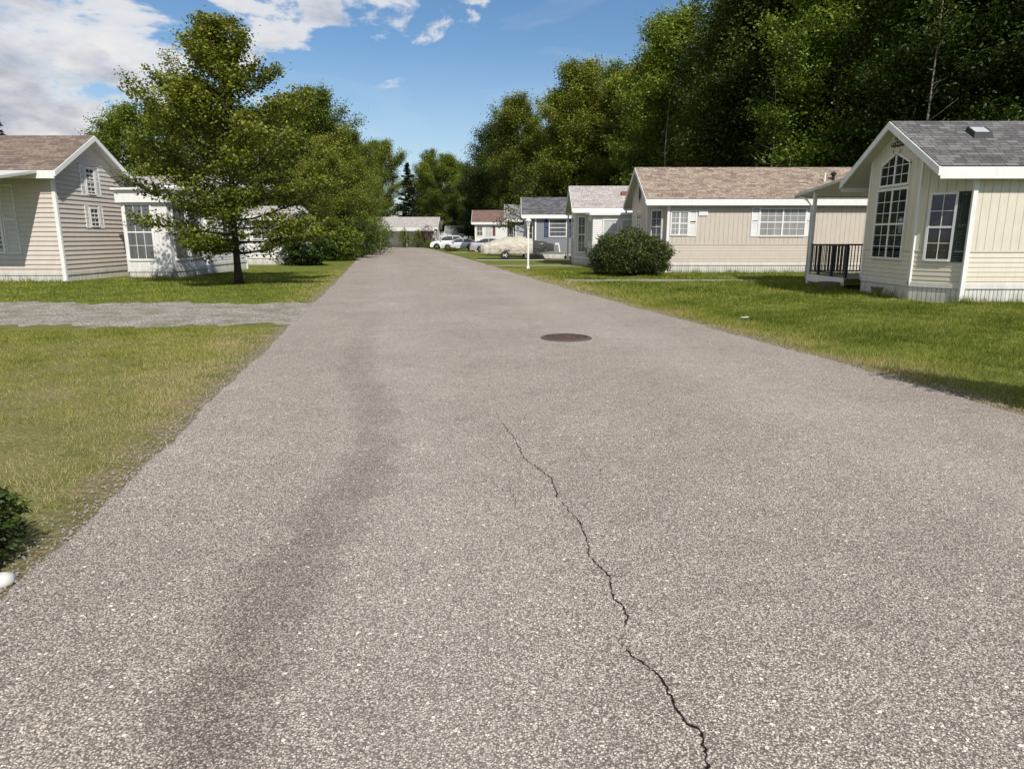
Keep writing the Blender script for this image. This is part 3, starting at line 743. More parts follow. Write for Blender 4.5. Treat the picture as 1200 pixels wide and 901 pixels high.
# R2: tan
def on_roof2(y): return on_roof(y, 3.18, 1.45, 5.6)
h2, zu2 = park_home('tan_house', 'tan park home with white shutters and tan shingle roof behind the round shrub', (6.86, 30.83), L=11.5, wall='tan', roof='roof_tan', W_=5.6, rise=1.45)
bay_windows(h2, W_=5.6, rise=1.45, pane='glass_curtain', arch=False, z0=1.35, zt=2.75, cols=4, rows=4, w=1.0, zs=(1.35, 2.72))
porch(h2, -.85, 4, 5.75, 7.2, 3.30, 3.08, deck=False, rails=False, post_at=[(-.72, 7.0)])
for (c_, w_) in ((.5, .70),): window(h2, (0, 0), (1, 0), S, c_, 1.70, w_, .95, 4, 4, True, 'glass_blind')
shutter(h2, (0, 0), (1, 0), S, 1.08, 1.62, .34, 1.12, 'white')
window(h2, (0, 0), (1, 0), S, 5.02, 1.66, 1.95, 1.12, 6, 4, True, 'glass_blind', fw=.06)
MB().obox((0, 0), (1, 0), S, 5.02-.035, 5.02+.035, 1.66, 2.78, .02, .05).build('mullion', M['white'], h2)
shutter(h2, (0, 0), (1, 0), S, 3.82, 1.60, .36, 1.26, 'white'); shutter(h2, (0, 0), (1, 0), S, 6.22, 1.60, .36, 1.26, 'white')
MB().obox((0, 0), (1, 0), S, 1.32, 1.72, 2.5, 2.74, .01, .05).obox((0, 0), (1, 0), S, 1.37, 1.67, 2.55, 2.66, .05, .056).build('wall_vent', M['white'], h2, bevel=.01)
MB().lathe([(.045, on_roof2(1.35)-.02), (.045, on_roof2(1.35)+.32), (.055, on_roof2(1.35)+.33), (.055, on_roof2(1.35)+.38)], 7.3, 1.35, 12).build('vent_pipe', M['white'], h2)
MB().lathe([(.07, on_roof2(1.5)-.03), (.07, on_roof2(1.5)+.2), (.13, on_roof2(1.5)+.22), (.13, on_roof2(1.5)+.3), (.02, on_roof2(1.5)+.36)], 7.75, 1.5, 14).build('roof_vent', M['black'], h2)
star = empty('wall_star', (6.86-.785, 30.83+2.8, 3.62), 'dark blue barn star hanging high on the gable of the tan house', 'wall star')
m = MB(); ctr = (-.06, 0, 0)
for i in range(16):
    a, b_ = math.radians(90+i*22.5), math.radians(90+(i+1)*22.5); ra, rb_ = (.42 if i % 2 == 0 else .17), (.42 if i % 2 else .17)
    if i % 4 == 2: ra = .34
    if (i+1) % 4 == 2: rb_ = .34
    m.quad(ctr, (0, ra*math.cos(a), ra*math.sin(a)*1.25), (0, rb_*math.cos(b_), rb_*math.sin(b_)*1.25))
m.build('star', M['star'], star)

# R3: pale with white sunroom
h3, zu3 = park_home('pale_grey_house', 'pale grey park home with a flat roofed white sunroom and pale shingle roof', (4.45, 40.), L=11., wall='pearl', roof='roof_pale', style='split')
bay_windows(h3, pane='glass_green', z0=1.2, zt=2.75, cols=2, rows=2, w=1.2, zs=(.75, 2.7))
porch(h3, -.85, 4, 4.45, 7.0, 3.30, 3.02, deckx=(-.75, 3.5), decky=(4.4, 6.6), post_at=[(-.72, 6.5)], rails=False)
MB().box(1.9, 2.4, 1.0, 1.35, on_roof(1.1)-.05, on_roof(1.2)+.16).build('roof_vent', M['redvent'], h3, bevel=.03)
sx0, sx1, sy0 = -.12, 6.0, -2.45
for P_, u_, n_, L_ in (((sx0, sy0), (1, 0), S, sx1-sx0), ((sx0, sy0), (0, 1), (-1, 0), 2.4), ((sx1, sy0), (0, 1), (1, 0), 2.4)):
    wallface(h3, P_, u_, n_, L_, .42, lambda s: 2.72, 'white_siding', 'lap'); skirt(h3, P_, u_, n_, L_, .42)
MB().prism([(sx0-.2, sy0-.2, 2.72), (sx0-.2, -.02, 2.86), (sx0-.2, -.02, 2.97), (sx0-.2, sy0-.2, 2.84)], [(sx1+.2, sy0-.2, 2.72), (sx1+.2, -.02, 2.86), (sx1+.2, -.02, 2.97), (sx1+.2, sy0-.2, 2.84)]).build('sunroom_roof', M['white'], h3)
for c_ in (.95, 1.95, 2.95, 3.95, 4.95): window(h3, (sx0, sy0), (1, 0), S, c_, 1.35, .72, 1.1, 1, 1, False, 'glass_shade', fw=.07)
for c_ in (.6, 1.5): window(h3, (sx0, sy0), (0, 1), (-1, 0), c_, 1.35, .6, 1.1, 1, 1, False, 'glass_green', fw=.07)

# R4: blue-grey
h4, _ = park_home('blue_grey_house', 'blue grey park home with navy shutters and slate shingle roof behind the covered boat', (1.75, 52.), L=10.5, wall='blue_grey', roof='roof_slate', style='lap', expo=.13)
bay_windows(h4, pane='glass', z0=1.1, zt=2.8, cols=2, rows=2, w=1.2)
window(h4, (0, 0), (1, 0), S, 1.65, 1.65, 1.2, 1.2, 1, 4, True, 'glass_grey', fw=.07, mt=.02)
shutter(h4, (0, 0), (1, 0), S, .8, 1.58, .3, 1.35, 'navy'); shutter(h4, (0, 0), (1, 0), S, 2.5, 1.58, .3, 1.35, 'navy')
# R5: grey
h5, _ = park_home('grey_house', 'small grey park home with white framed windows just left of the blue grey house', (.35, 64.), L=9., wall='grey_siding', roof='roof_grey', style='lap', expo=.13)
bay_windows(h5, pane='glass_curtain', z0=.9, zt=2.8, cols=2, rows=2, w=1.5)
window(h5, (0, 0), (1, 0), S, 1.2, 1.5, .9, 1.2, 2, 2, True, 'glass_curtain')
# R6: red roof
h6, _ = park_home('red_roofed_house', 'white park home with a red brown roof and maroon shutter beyond the parked cars', (-4.1, 78.), L=10., wall='white_siding', roof='roof_red', style='lap', expo=.13, bay=False, over=.4)
window(h6, (0, 0), (1, 0), S, .5, 1.75, .6, .9, 2, 2, True, 'glass_curtain'); window(h6, (0, 0), (1, 0), S, 1.5, 1.75, .7, .9, 2, 2, True, 'glass_shade')
shutter(h6, (0, 0), (1, 0), S, 2.1, 1.7, .3, 1.05, 'maroon'); window(h6, (0, 0), (1, 0), S, 5, 1.75, 1., .9, 2, 2, True, 'glass_curtain')
# far house at the end of the road
h7, _ = park_home('low_ranch_house', 'low white house with grey roof and deep porch at the end of the road', (-11.9, 109.), side=-1, W_=5.6, L=15., ze=3.0, rise=1.5, wall='white_siding', roof='roof_pale', style='lap', bay=False, over=.4, expo=.16)
window(h7, (0, 0), (1, 0), S, 9.5, 1.2, 1.2, 1.2, 2, 2, True, 'glass_curtain', mir=-1); window(h7, (0, 0), (1, 0), S, 2.4, 1.2, 1.0, 1.2, 2, 2, True, 'glass', mir=-1)
MB().box(4.2, 5.2, -.03, .02, .42, 2.5).build('door', M['green_black'], h7, mirror=-1)
porch(h7, 0, 8.5, -.35, -2.4, 2.9, 2.45, mir=-1, deck=False, rails=False, post_at=[(.3, -2.2), (4.2, -2.2), (8.2, -2.2)])
h8, _ = park_home('small_grey_shed', 'small white shed with grey roof just right of the far ranch house', (-10.6, 112.), W_=3.0, L=2.6, ze=2.1, rise=1.1, wall='white_siding', roof='roof_grey', style='lap', bay=False, over=.2, expo=.16, zb=.15, group='far sheds')
h8['category'] = 'shed'
window(h8, (0, 0), (1, 0), S, 1.2, 1.0, .6, .7, 2, 2, False, 'glass')

# L1: taupe, nearest left (extends to the left)
h9, zu9 = park_home('taupe_house', 'taupe lap sided house with small gable windows and brown roof, nearest on the left', (-16.15, 25.), side=-1, W_=4.4, L=12., ze=3.92, rise=1.25, wall='taupe', roof='roof_brown', style='lap', bay=False, over=.35, so=.4, expo=.165, zb=.3, lapd=.034)
E2 = (0, 1); NL = (-1, 0)
window(h9, (0, 0), E2, NL, 2.15, 3.22, .46, .92, 2, 4, True, 'glass', mir=-1); shutter(h9, (0, 0), E2, NL, 1.68, 3.12, .3, 1.12, 'white', -1); shutter(h9, (0, 0), E2, NL, 2.62, 3.12, .3, 1.12, 'white', -1)
window(h9, (0, 0), E2, NL, 2.15, 2.02, .46, .62, 2, 2, True, 'glass', mir=-1); shutter(h9, (0, 0), E2, NL, 1.70, 1.92, .26, .84, 'white', -1); shutter(h9, (0, 0), E2, NL, 2.60, 1.92, .26, .84, 'white', -1)
porch(h9, .25, 9, -.42, -2.5, 3.75, 3.38, mir=-1, deck=False, rails=False, post_at=[(8.8, -2.4)])
window(h9, (0, 0), (1, 0), S, 2.85, 1.1, 1.5, 2.2, 1, 2, True, 'glass_grey', mir=-1, fw=.09); shutter(h9, (0, 0), (1, 0), S, 1.72, 1.0, .52, 2.4, 'skirt', -1)
window(h9, (0, 0), (1, 0), S, 6.2, 1.6, 1.5, 1.3, 2, 2, True, 'glass_grey', mir=-1, fw=.09)
# L2: white with glazed porch
h10, _ = park_home('white_porch_house', 'white house with a glazed front porch, between the taupe house and the roadside maple', (-13.35, 30.6), side=-1, L=11., ze=3.66, rise=.5, wall='white_siding', roof='roof_pale', style='lap', bay=False, over=.45, expo=.14)
for P_, u_, n_, L_ in (((0.1, -3.2), (1, 0), S, 1.75), ((0.1, -3.2), (0, 1), (-1, 0), 3.15), ((1.85, -3.2), (0, 1), (1, 0), 3.15)):
    wallface(h10, P_, u_, n_, L_, .30, lambda s: 2.9, 'white_siding', 'vert', mir=-1); skirt(h10, P_, u_, n_, L_, .30, -1)
MB().box(-.05, 1.98, -3.36, -.05, 2.9, 3.36).build('porch_header', M['white'], h10, mirror=-1)
MB().prism([(-.15, -3.48, 3.36), (-.15, -.36, 3.50), (-.15, -.36, 3.58), (-.15, -3.48, 3.44)], [(2.05, -3.48, 3.36), (2.05, -.36, 3.50), (2.05, -.36, 3.58), (2.05, -3.48, 3.44)]).build('porch_roof', M['white'], h10, mirror=-1)
window(h10, (.1, -3.2), (1, 0), S, 1.12, .75, .95, 2.05, 3, 4, True, 'glass_grey', mir=-1, fw=.08)
for c_ in (.9, 2.2): window(h10, (.1, -3.2), (0, 1), (-1, 0), c_, .75, 1.0, 2.05, 1, 2, True, 'glass_grey', mir=-1, fw=.08)
window(h10, (0, 0), E2, NL, 2.2, 1.6, 1.1, 1.1, 2, 2, True, 'glass_grey', mir=-1)
# L3: white
h11, _ = park_home('white_lap_house', 'white park home partly hidden behind the roadside maple, farther back than the porch house', (-12.9, 40.5), side=-1, L=10., ze=2.7, rise=.55, wall='white_siding', roof='roof_pale', style='lap', bay=False, over=.2, expo=.13)
window(h11, (0, 0), E2, NL, 2.15, 1.4, 1.4, 1.2, 2, 2, True, 'glass_grey', mir=-1); window(h11, (0, 0), (1, 0), S, 1.6, 1.5, 1.0, 1.1, 2, 2, True, 'glass_curtain', mir=-1)

# ------------------------------------------------------------------ lamp post
lp = empty('lamp_post', (.82, 35.2, 0), 'white lamp post with a lantern head standing on the right verge by the covered boat', 'lamp post')
MB().box(-.045, .045, -.045, .045, 0, 2.02).box(-.07, .07, -.07, .07, 0, .12).box(-.07, .07, -.07, .07, 2.0, 2.05).build('post', M['white'], lp, bevel=.008)
ln = MB().lathe([(.06, 2.05), (.085, 2.08), (.085, 2.10), (.02, 2.10)], n=8).lathe([(.15, 2.36), (.16, 2.38), (.10, 2.46), (.03, 2.5), (.035, 2.53), (.005, 2.58)], n=8)
for i in range(4):
    a = math.radians(45+90*i); ln.bar((.08*math.cos(a), .08*math.sin(a), 2.1), (.13*math.cos(a), .13*math.sin(a), 2.37), .014)
lo = ln.build('lantern', M['white'], lp)
MB().lathe([(.07, 2.10), (.12, 2.36)], n=8).build('glass', M['glass_shade'], lo)

# ------------------------------------------------------------------ vehicles
def wheel(parent, x, y, r, sg, w=.2, rim='alloy'):
    t = MB().lathe([(r*.62, -w/2), (r*.93, -w/2), (r, -w/2+.03), (r, w/2-.03), (r*.93, w/2), (r*.62, w/2)], 0, 0, 24, 'y')
    o = t.build('wheel', M['rubber'], parent, True); o.location = (x, y, r)
    m = MB(); yy = sg*(w/2-.01)
    m.lathe([(r*.63, yy-sg*.03), (r*.64, yy), (r*.56, yy)], 0, 0, 24, 'y')
    for i in range(7):
        a = 2*math.pi*i/7; m.bar((0, yy-sg*.015, 0), (r*.6*math.cos(a), yy-sg*.01, r*.6*math.sin(a)), .05, .03)
    m.lathe([(r*.16, yy-sg*.03), (r*.15, yy+sg*.005)], 0, 0, 12, 'y'); m.build('rim', M[rim], o)
    MB().lathe([(r*.6, yy-sg*.06), (r*.59, yy-sg*.055)], 0, 0, 20, 'y').build('brake', M['black'], o)
    return o
def car(name, label, loc, rz, mat, belt, roof, Lc, Wc, zlow=.24, wr=.33, wx=(.85, 3.55), cat='car'):
    """x runs from nose (0) to tail (Lc). belt: (x, z) shoulder line; roof: (x, z) greenhouse line"""
    o = empty(name, (*loc, 0), label, cat, rz, 'cars parked beside the road')
    xs = sorted(set([i*Lc/40 for i in range(41)])); m = MB(); hw = Wc/2
    def ip(tab, x): return float(np.interp(x, [a for a, _ in tab], [b_ for _, b_ in tab]))
    ring = []
    for x in xs:
        e = 1-.10*max(0, 1-x/.7)**1.6-.07*max(0, 1-(Lc-x)/.6)**1.6; zt = ip(belt, x)
        zl = zlow
        for wc in wx:
            dd = abs(x-wc)
            if dd < wr+.05: zl = max(zl, wr+math.sqrt(max(0, (wr+.05)**2-dd**2)))
        zl = min(zl, zt-.08)
        pr = [(hw*e*.97, zl), (hw*e, zl+(zt-zl)*.4), (hw*e*.985, zl+(zt-zl)*.75), (hw*e*.90, zt), (hw*e*.45, zt+.03)]
        pts = [(x, -y, z) for y, z in pr]+[(x, y, z) for y, z in reversed(pr)]; k_ = len(m.v); m.v += pts; ring.append(k_)
    for a, b_ in zip(ring, ring[1:]):
        for j in range(9): m.f.append((a+j, a+j+1, b_+j+1, b_+j))
    for a in (ring[0], ring[-1]): m.f.append(tuple(a+j for j in range(10)))
    m.build('body', M[mat], o, True)
    MB().box(.25, Lc-.25, -hw*.82, hw*.82, zlow-.04, .62).build('underbody', M['black'], o)
    # greenhouse glass, then roof and pillars
    g0, g1 = roof[0][0], roof[-1][0]; gl = MB(); rg = []; n = 24
    for i in range(n+1):
        x = g0+(g1-g0)*i/n; zr = ip(roof, x); zb_ = ip(belt, x)-.03; zr = max(zr, zb_+.02); f_ = (zr-zb_)/.5
        wr_ = hw*(.90-.17*min(1, f_)); pts = [(x, -hw*.89, zb_), (x, -wr_, zr-.05*min(1, f_)), (x, -wr_*.85, zr), (x, wr_*.85, zr), (x, wr_, zr-.05*min(1, f_)), (x, hw*.89, zb_)]
        rg.append(len(gl.v)); gl.v += pts
    for a, b_ in zip(rg, rg[1:]):
        for j in range(5): gl.f.append((a+j, a+j+1, b_+j+1, b_+j))
    gl.build('window', M['car_glass'], o, True)
    rf = MB(); zmax = max(z for _, z in roof); top = [x for x in np.linspace(g0, g1, 60) if ip(roof, x) > zmax-.10]; t0, t1 = top[0], top[-1]; rr_ = []
    for i in range(13):
        x = t0+(t1-t0)*i/12; zr = ip(roof, x); wv_ = hw*.745; rr_.append(len(rf.v))
        rf.v += [(x, -wv_, zr-.055), (x, -wv_*.86, zr+.012), (x, 0, zr+.03), (x, wv_*.86, zr+.012), (x, wv_, zr-.055)]
    for a, b_ in zip(rr_, rr_[1:]):
        for j in range(4): rf.f.append((a+j, a+j+1, b_+j+1, b_+j))
    zb_ = ip(belt, g0+.05)
    for sg in (-1, 1):
        y1, y0 = sg*hw*.745, sg*hw*.905
        rf.bar((g0+.02, y0*.97, ip(belt, g0)), (t0, y1*.97, ip(roof, t0)-.03), .07, .05)
        mid = (t0+t1)/2+.05; rf.bar((mid+.05, y0, ip(belt, mid)), (mid, y1, ip(roof, mid)-.04), .06, .09)
        rf.bar((g1-.05, y0*.97, ip(belt, g1)), (t1, y1*.97, ip(roof, t1)-.03), .10, .09)
    rf.build('roof', M[mat], o, True)
    for x in wx:
        for sg in (-1, 1): wheel(o, x, sg*(hw-.11), wr, sg)
    for sg in (-1, 1):
        zf = ip(belt, .15)
        MB().box(.03, .30, sg*hw*.60-.17, sg*hw*.60+.17, zf-.17, zf-.05).build('headlight', M['lens'], o, bevel=.03)
        zr = ip(belt, Lc-.1)
        MB().box(Lc-.28, Lc-.01, sg*hw*.70-.2, sg*hw*.70+.2, zr-.20, zr-.06).build('taillight', M['redplastic'], o, bevel=.03)
        xm = g0+.35; MB().box(xm, xm+.16, min(sg*hw*.93, sg*(hw+.14)), max(sg*hw*.93, sg*(hw+.14)), ip(belt, xm)-.02, ip(belt, xm)+.12).build('mirror', M[mat], o, bevel=.03)
    MB().box(-.01, .06, -hw*.5, hw*.5, .32, .52).build('grille', M['black'], o)
    return o
sedan_b = [(0, .50), (.08, .66), (.5, .80), (1.25, .92), (3.7, .99), (4.3, 1.03), (4.6, .98), (4.7, .62)]
sedan_r = [(1.15, .90), (1.95, 1.37), (2.5, 1.45), (3.1, 1.43), (3.7, 1.25), (4.25, 1.02)]
suv_b = [(0, .60), (.08, .85), (.5, .98), (1.15, 1.08), (3.8, 1.14), (4.45, 1.16), (4.55, .7)]
suv_r = [(1.0, 1.05), (1.7, 1.60), (2.3, 1.72), (3.6, 1.70), (4.1, 1.58), (4.5, 1.14)]
car('sedan', 'pearl white sedan parked nose toward the road, in front of the white SUV', (-8.6, 84.5), 0, 'car_pearl', sedan_b, sedan_r, 4.7, 1.8)
car('sport_utility_vehicle', 'white SUV parked farthest left, partly hidden by the sedan', (-10.6, 91.), 0, 'car_white', suv_b, suv_r, 4.55, 1.88, .28, .36)
sil = car('sedan', 'silver car parked tail toward the road, between the white sedan and the covered boat', (.3, 73.), math.pi, 'car_silver', sedan_b, sedan_r, 4.7, 1.8)

# boat under canvas on its trailer
BX, BY = -2.25, 50.9
tr = empty('boat_trailer', (BX, BY, 0), 'steel boat trailer carrying the canvas covered boat on white rimmed wheels', 'trailer')
m = MB(); m.bar((.5, -.7, .42), (4.4, -.62, .42), .08, .12); m.bar((.5, .7, .42), (4.4, .62, .42), .08, .12)
m.bar((4.4, -.62, .42), (6.0, 0, .45), .08, .12); m.bar((4.4, .62, .42), (6.0, 0, .45), .08, .12); m.bar((5.9, 0, .45), (6.7, 0, .45), .09, .1)
for x in (.8, 2.2, 3.6): m.bar((x, -.7, .42), (x, .7, .42), .07)
m.build('frame', M['galv'], tr)
MB().bar((1.75, -1.0, .33), (1.75, 1.0, .33), .06).build('axle', M['galv'], tr)
for sg in (-1, 1):
    wheel(tr, 1.75, sg*1.02, .31, sg, .18, 'white')
    MB().box(1.38, 2.12, sg*1.02-.12, sg*1.02+.12, .66, .69).build('fender', M['galv'], tr)
MB().bar((5.75, 0, .5), (5.65, 0, 1.12), .09).bar((5.65, 0, 1.1), (5.4, 0, 1.1), .12).build('winch_post', M['white'], tr)
MB().bar((6.2, .12, .1), (6.2, .12, .95), .06).build('jack', M['galv'], tr)
o_ = MB().lathe([(.08, -.03), (.13, -.03), (.13, .03), (.08, .03)], 0, 0, 16, 'y').build('jack_wheel', M['rubber'], tr); o_.location = (6.2, .12, .13)
bt = empty('covered_boat', (BX, BY, 0), 'motor boat wrapped in a beige canvas cover resting on its trailer', 'boat')
def bsec(x):
    t = x/5.3; w = 1.12*(1-max(0, (t-.45)/.55)**2.8)*(1-.25*max(0, 1-t/.06)**2)+.02
    top = float(np.interp(x, [0, .25, .9, 1.9, 2.9, 3.4, 4.3, 5.3], [.92, 1.16, 1.34, 1.58, 1.66, 1.50, 1.30, 1.12]))
    gun = float(np.interp(x, [0, 2, 5.3], [.98, 1.02, 1.06])); gun = min(gun, top-.02)
    low = float(np.interp(x, [0, .3, 3.8, 5.3], [.46, .40, .42, .58]))
    return w, top, gun, low
def loft(x0, x1, nx, mat, name, extra=0., wr=1.):
    m = MB(); rg = []; rng = random.Random(3)
    for i in range(nx+1):
        x = x0+(x1-x0)*i/nx; w, top, gun, low = bsec(x); w += extra; top += extra
        f = .03*wr*(math.sin(x*9)+math.sin(x*17+1)*.7+.8*math.sin(x*31+2)); top += .025*math.sin(x*7+1)+.015*math.sin(x*19)
        pr = [(w*.90+f, low), (w*.97+f*.8, (low+gun)/2), (w, gun), (w*.72, gun+(top-gun)*.52), (w*.36, gun+(top-gun)*.84), (0, top)]
        rg.append(len(m.v)); m.v += [(x+(1.1-z)*.10*math.sin(x*5), -y, z) for y, z in pr]+[(x, y, z) for y, z in reversed(pr[:-1])]
    for a, b_ in zip(rg, rg[1:]):
        for j in range(10): m.f.append((a+j, a+j+1, b_+j+1, b_+j))
    m.f.append(tuple(rg[0]+j for j in range(11))); m.f.append(tuple(rg[-1]+j for j in range(10, -1, -1)))
    return m.build(name, mat, bt, True)
loft(0, 3.75, 44, M['tarp'], 'tarp'); loft(3.6, 5.28, 20, M['tarp_dark'], 'bow_cover', -.012)
hm = MB(); rg = []
for i in range(21):
    x = .15+5.05*i/20; w, top, gun, low = bsec(x); kz = float(np.interp(x, [0, 4, 5.3], [.48, .50, .95])); rg.append(len(hm.v))
    hm.v += [(x, -w*.86, gun-.05), (x, -w*.80, low+.05), (x, 0, kz), (x, w*.80, low+.05), (x, w*.86, gun-.05)]
for a, b_ in zip(rg, rg[1:]):
    for j in range(4): hm.f.append((a+j, a+j+1, b_+j+1, b_+j))
hm.build('hull', M['white'], bt, True)
MB().bar((3.62, -.80, 1.12), (4.5, -.62, 1.10), .03).build('strap', M['paper'], bt)

# ------------------------------------------------------------------ small things
pl = empty('barrel_planter', (10.35, 19.15, 0), 'low weathered half barrel planter on the grass below the cream house bay', 'planter')
MB().lathe([(.26, 0), (.33, .22), (.33, .24), (.29, .24), (.29, .20), (.001, .20)], n=22).build('barrel', M['wood'], pl)
MB().lathe([(.288, .205), (.2, .235), (.001, .24)], n=18).build('soil', M['soil'], pl)
pl2 = empty('barrel_planter', (9.75, 21.2, 0), 'low weathered half barrel planter in front of the deck of the cream house', 'planter')
MB().lathe([(.26, 0), (.33, .22), (.33, .24), (.29, .24), (.29, .20), (.001, .20)], n=22).build('barrel', M['wood'], pl2)
MB().lathe([(.288, .205), (.2, .235), (.001, .24)], n=18).build('soil', M['soil'], pl2)
pp = MB().quad((4.50, 13.36, .05), (4.66, 13.38, .055), (4.65, 13.46, .06), (4.51, 13.47, .045)).build('paper_scrap', M['paper']); tag(pp, 'scrap of white paper lying on the right lawn', 'litter')
st = MB(); rs = random.Random(2)
st.lathe([(.07, 0), (.10, .03), (.085, .07), (.03, .09)], n=9)
so_ = st.build('edging_stone', M['stone'], None, True, 0); so_.location = (-2.39, 2.93, 0); so_.scale = (.55, .6, .7); tag(so_, 'small white edging stone in front of the dark shrub at the left road edge', 'stone')

# ------------------------------------------------------------------ plants
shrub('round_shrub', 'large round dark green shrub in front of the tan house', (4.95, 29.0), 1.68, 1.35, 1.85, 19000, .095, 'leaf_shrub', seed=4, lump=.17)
shrub('low_shrub', 'low dark evergreen shrub at the near left edge of the road', (-2.78, 3.0), .34, .42, .5, 9000, .035, 'leaf_dark', seed=9)
shrub('columnar_shrub', 'left one of two narrow green shrubs before the far ranch house', (-15.9, 103.5), 1.35, 1.2, 2.9, 1500, .16, 'leaf_a', seed=3, cone=True)
shrub('columnar_shrub', 'narrow green shrub right of its twin, before the far ranch house', (-13.9, 103.5), 1.15, 1.1, 2.7, 1500, .16, 'leaf_a', seed=5, cone=True)
shrub('maroon_shrub', 'dark maroon leaved bush left of the parked white SUV', (-12.6, 104), 1.3, 1.2, 3.2, 1800, .18, 'leaf_maroon', seed=6)
shrub('verge_shrub', 'small green bush by the tail of the parked sedan on the verge', (-11.4, 97.), .9, .8, 1.2, 900, .12, 'leaf_a', seed=8)
shrub('verge_plant', 'low leafy plant on the grass in front of the parked sedan', (-6.8, 78.5), .9, .5, .42, 900, .12, 'leaf_fresh', seed=18)
for i, (x, y, r, h, s) in enumerate([(-11.7, 39.6, 1.3, 2.3, 8), (-12.2, 47.5, 2.0, 3.0, 1), (-13.0, 54, 2.6, 3.6, 2), (-13.6, 62, 2.8, 3.8, 3), (-15.2, 71, 3.0, 4.0, 4), (-18.2, 82, 3.2, 4.0, 5), (-20.5, 93, 3, 3.6, 6), (-17.0, 58, 3.2, 4.2, 7)]):
    shrub('hedge_shrub', ['leafy shrub in front of the white lap house, right of the maple trunk', 'broad dark shrub just behind the roadside maple', 'second dark shrub along the left road edge', 'third dark shrub along the left road edge', 'fourth dark shrub on the left, beneath the olive tree', 'fifth dark shrub on the left toward the road end', 'last dark shrub on the left beside the far house', 'tall dark shrub set behind the row of left roadside shrubs'][i],
          (x, y), r, r*.95, h, 6000, .17, 'leaf_a' if i % 2 else 'leaf_dark', seed=20+s, group='shrubs along the left road edge', lump=.22)

# hero maple on the left lawn
def env_hero(h, az):
    return float(np.interp(h, [0, .06, .18, .38, .55, .72, .88, 1], [1.8, 2.7, 3.0, 2.85, 2.1, 1.35, .95, .55]))*(1+.16*math.sin(az*2+1.3)+.08*math.sin(az*5))
hero = grow(7.95, .125, .95, env_hero, 62, 10, .112, 22, .19, (0, 55), 'leaf_hero', 'bark_dark', 'maple_tree', 'solitary leafy maple tree with a dark slim trunk standing on the left lawn', seed=11, flat_=.6)
hero.location = (-9.35, 23.6, 0); hero.rotation_euler = (0, 0, .6)

big_env = lambda h, az: float(np.interp(h, [0, .15, .4, .65, .85, 1], [3.2, 4.4, 5.2, 4.8, 3.4, 1.2]))*(1+.2*math.sin(az*3+h*4)+.1*math.sin(az*7))
nar_env = lambda h, az: float(np.interp(h, [0, .2, .5, .8, 1], [2.2, 3.4, 3.8, 2.8, .8]))*(1+.22*math.sin(az*2+h*6))
TG = 'tall trees of the forest behind the right hand homes'
protoA = grow(20, .30, 4.0, big_env, 60, 10, .23, 34, .55, (8, 68), 'leaf_a', 'bark', 'broadleaf_tree', 'x', group=TG, seed=21)
protoB = grow(21, .28, 3.0, nar_env, 60, 10, .21, 34, .50, (15, 70), 'leaf_a', 'bark_pale', 'broadleaf_tree', 'x', group=TG, seed=33)
protoC = grow(19, .32, 2.0, lambda h, az: big_env(h, az)*1.05, 62, 10, .23, 30, .6, (5, 60), 'leaf_dark', 'bark_dark', 'broadleaf_tree', 'x', group=TG, seed=45)
protoD = conifer(21, .30, 3.0, 4.6, 'pine_tree', 'x', TG, 5, 28, .50)
protoE = conifer(17, .22, 1.2, 3.4, 'spruce_tree', 'x', TG, 8, 30, .42)
protoF = grow(10, .16, 1.0, lambda h, az: big_env(h, az)*.62, 48, 9, .15, 34, .34, (5, 60), 'leaf_left', 'bark', 'broadleaf_tree', 'x', group='trees beside the left hand homes', seed=51)
protoG = grow(15, .22, 1.5, lambda h, az: nar_env(h, az)*1.0, 54, 9, .18, 34, .44, (8, 65), 'leaf_left', 'bark', 'broadleaf_tree', 'x', group='trees beside the left hand homes', seed=61)
protoU = grow(6.5, .10, .3, lambda h, az: 2.6*(1-.5*h), 34, 7, .22, 20, .40, (5, 60), 'leaf_dark', 'bark_dark', 'understorey_tree', 'x', group='understorey trees at the forest edge', seed=71)
used = {}
def plant(proto, x, y, sc, label, group=None, rz=None):
    rz = random.uniform(0, 6.28) if rz is None else rz; z = sc if isinstance(sc, tuple) else (sc, sc, sc)
    if proto.name not in used:
        used[proto.name] = 1; proto.location = (x, y, 0); proto.rotation_euler = (0, 0, rz); proto.scale = z; proto['label'] = label
        if group: proto['group'] = group
        return proto
    return dup(proto, (x, y, 0), rz, z, label, group)
def where(x, y):
    if y < 37: return 'behind the cream and tan homes'
    if y < 58: return 'behind the tan and pale grey homes'
    if y < 80: return 'behind the blue grey and grey homes'
    return 'beyond the red roofed house'
edge = [(0.5, 92), (5, 86), (8.5, 79), (11.5, 73.5), (14, 66), (17, 59), (19.5, 52.5), (22, 46.5), (25, 41.5), (28.5, 36.5), (32, 31.5), (36.5, 27.5), (41, 23)]
PR = {'A': (protoA, 'broad crowned green tree'), 'B': (protoB, 'narrow pale barked tree'), 'C': (protoC, 'dark leaved heavy tree'), 'D': (protoD, 'tall dark pine'), 'E': (protoE, 'dense dark spruce'), 'G': (protoG, 'yellow green leafy tree')}
seq1 = 'AGAGABCACCDCD'; seq2 = 'DCABDCADBDADC'; seq3 = 'CADCEBCADCAEC'
rr_ = random.Random(5)
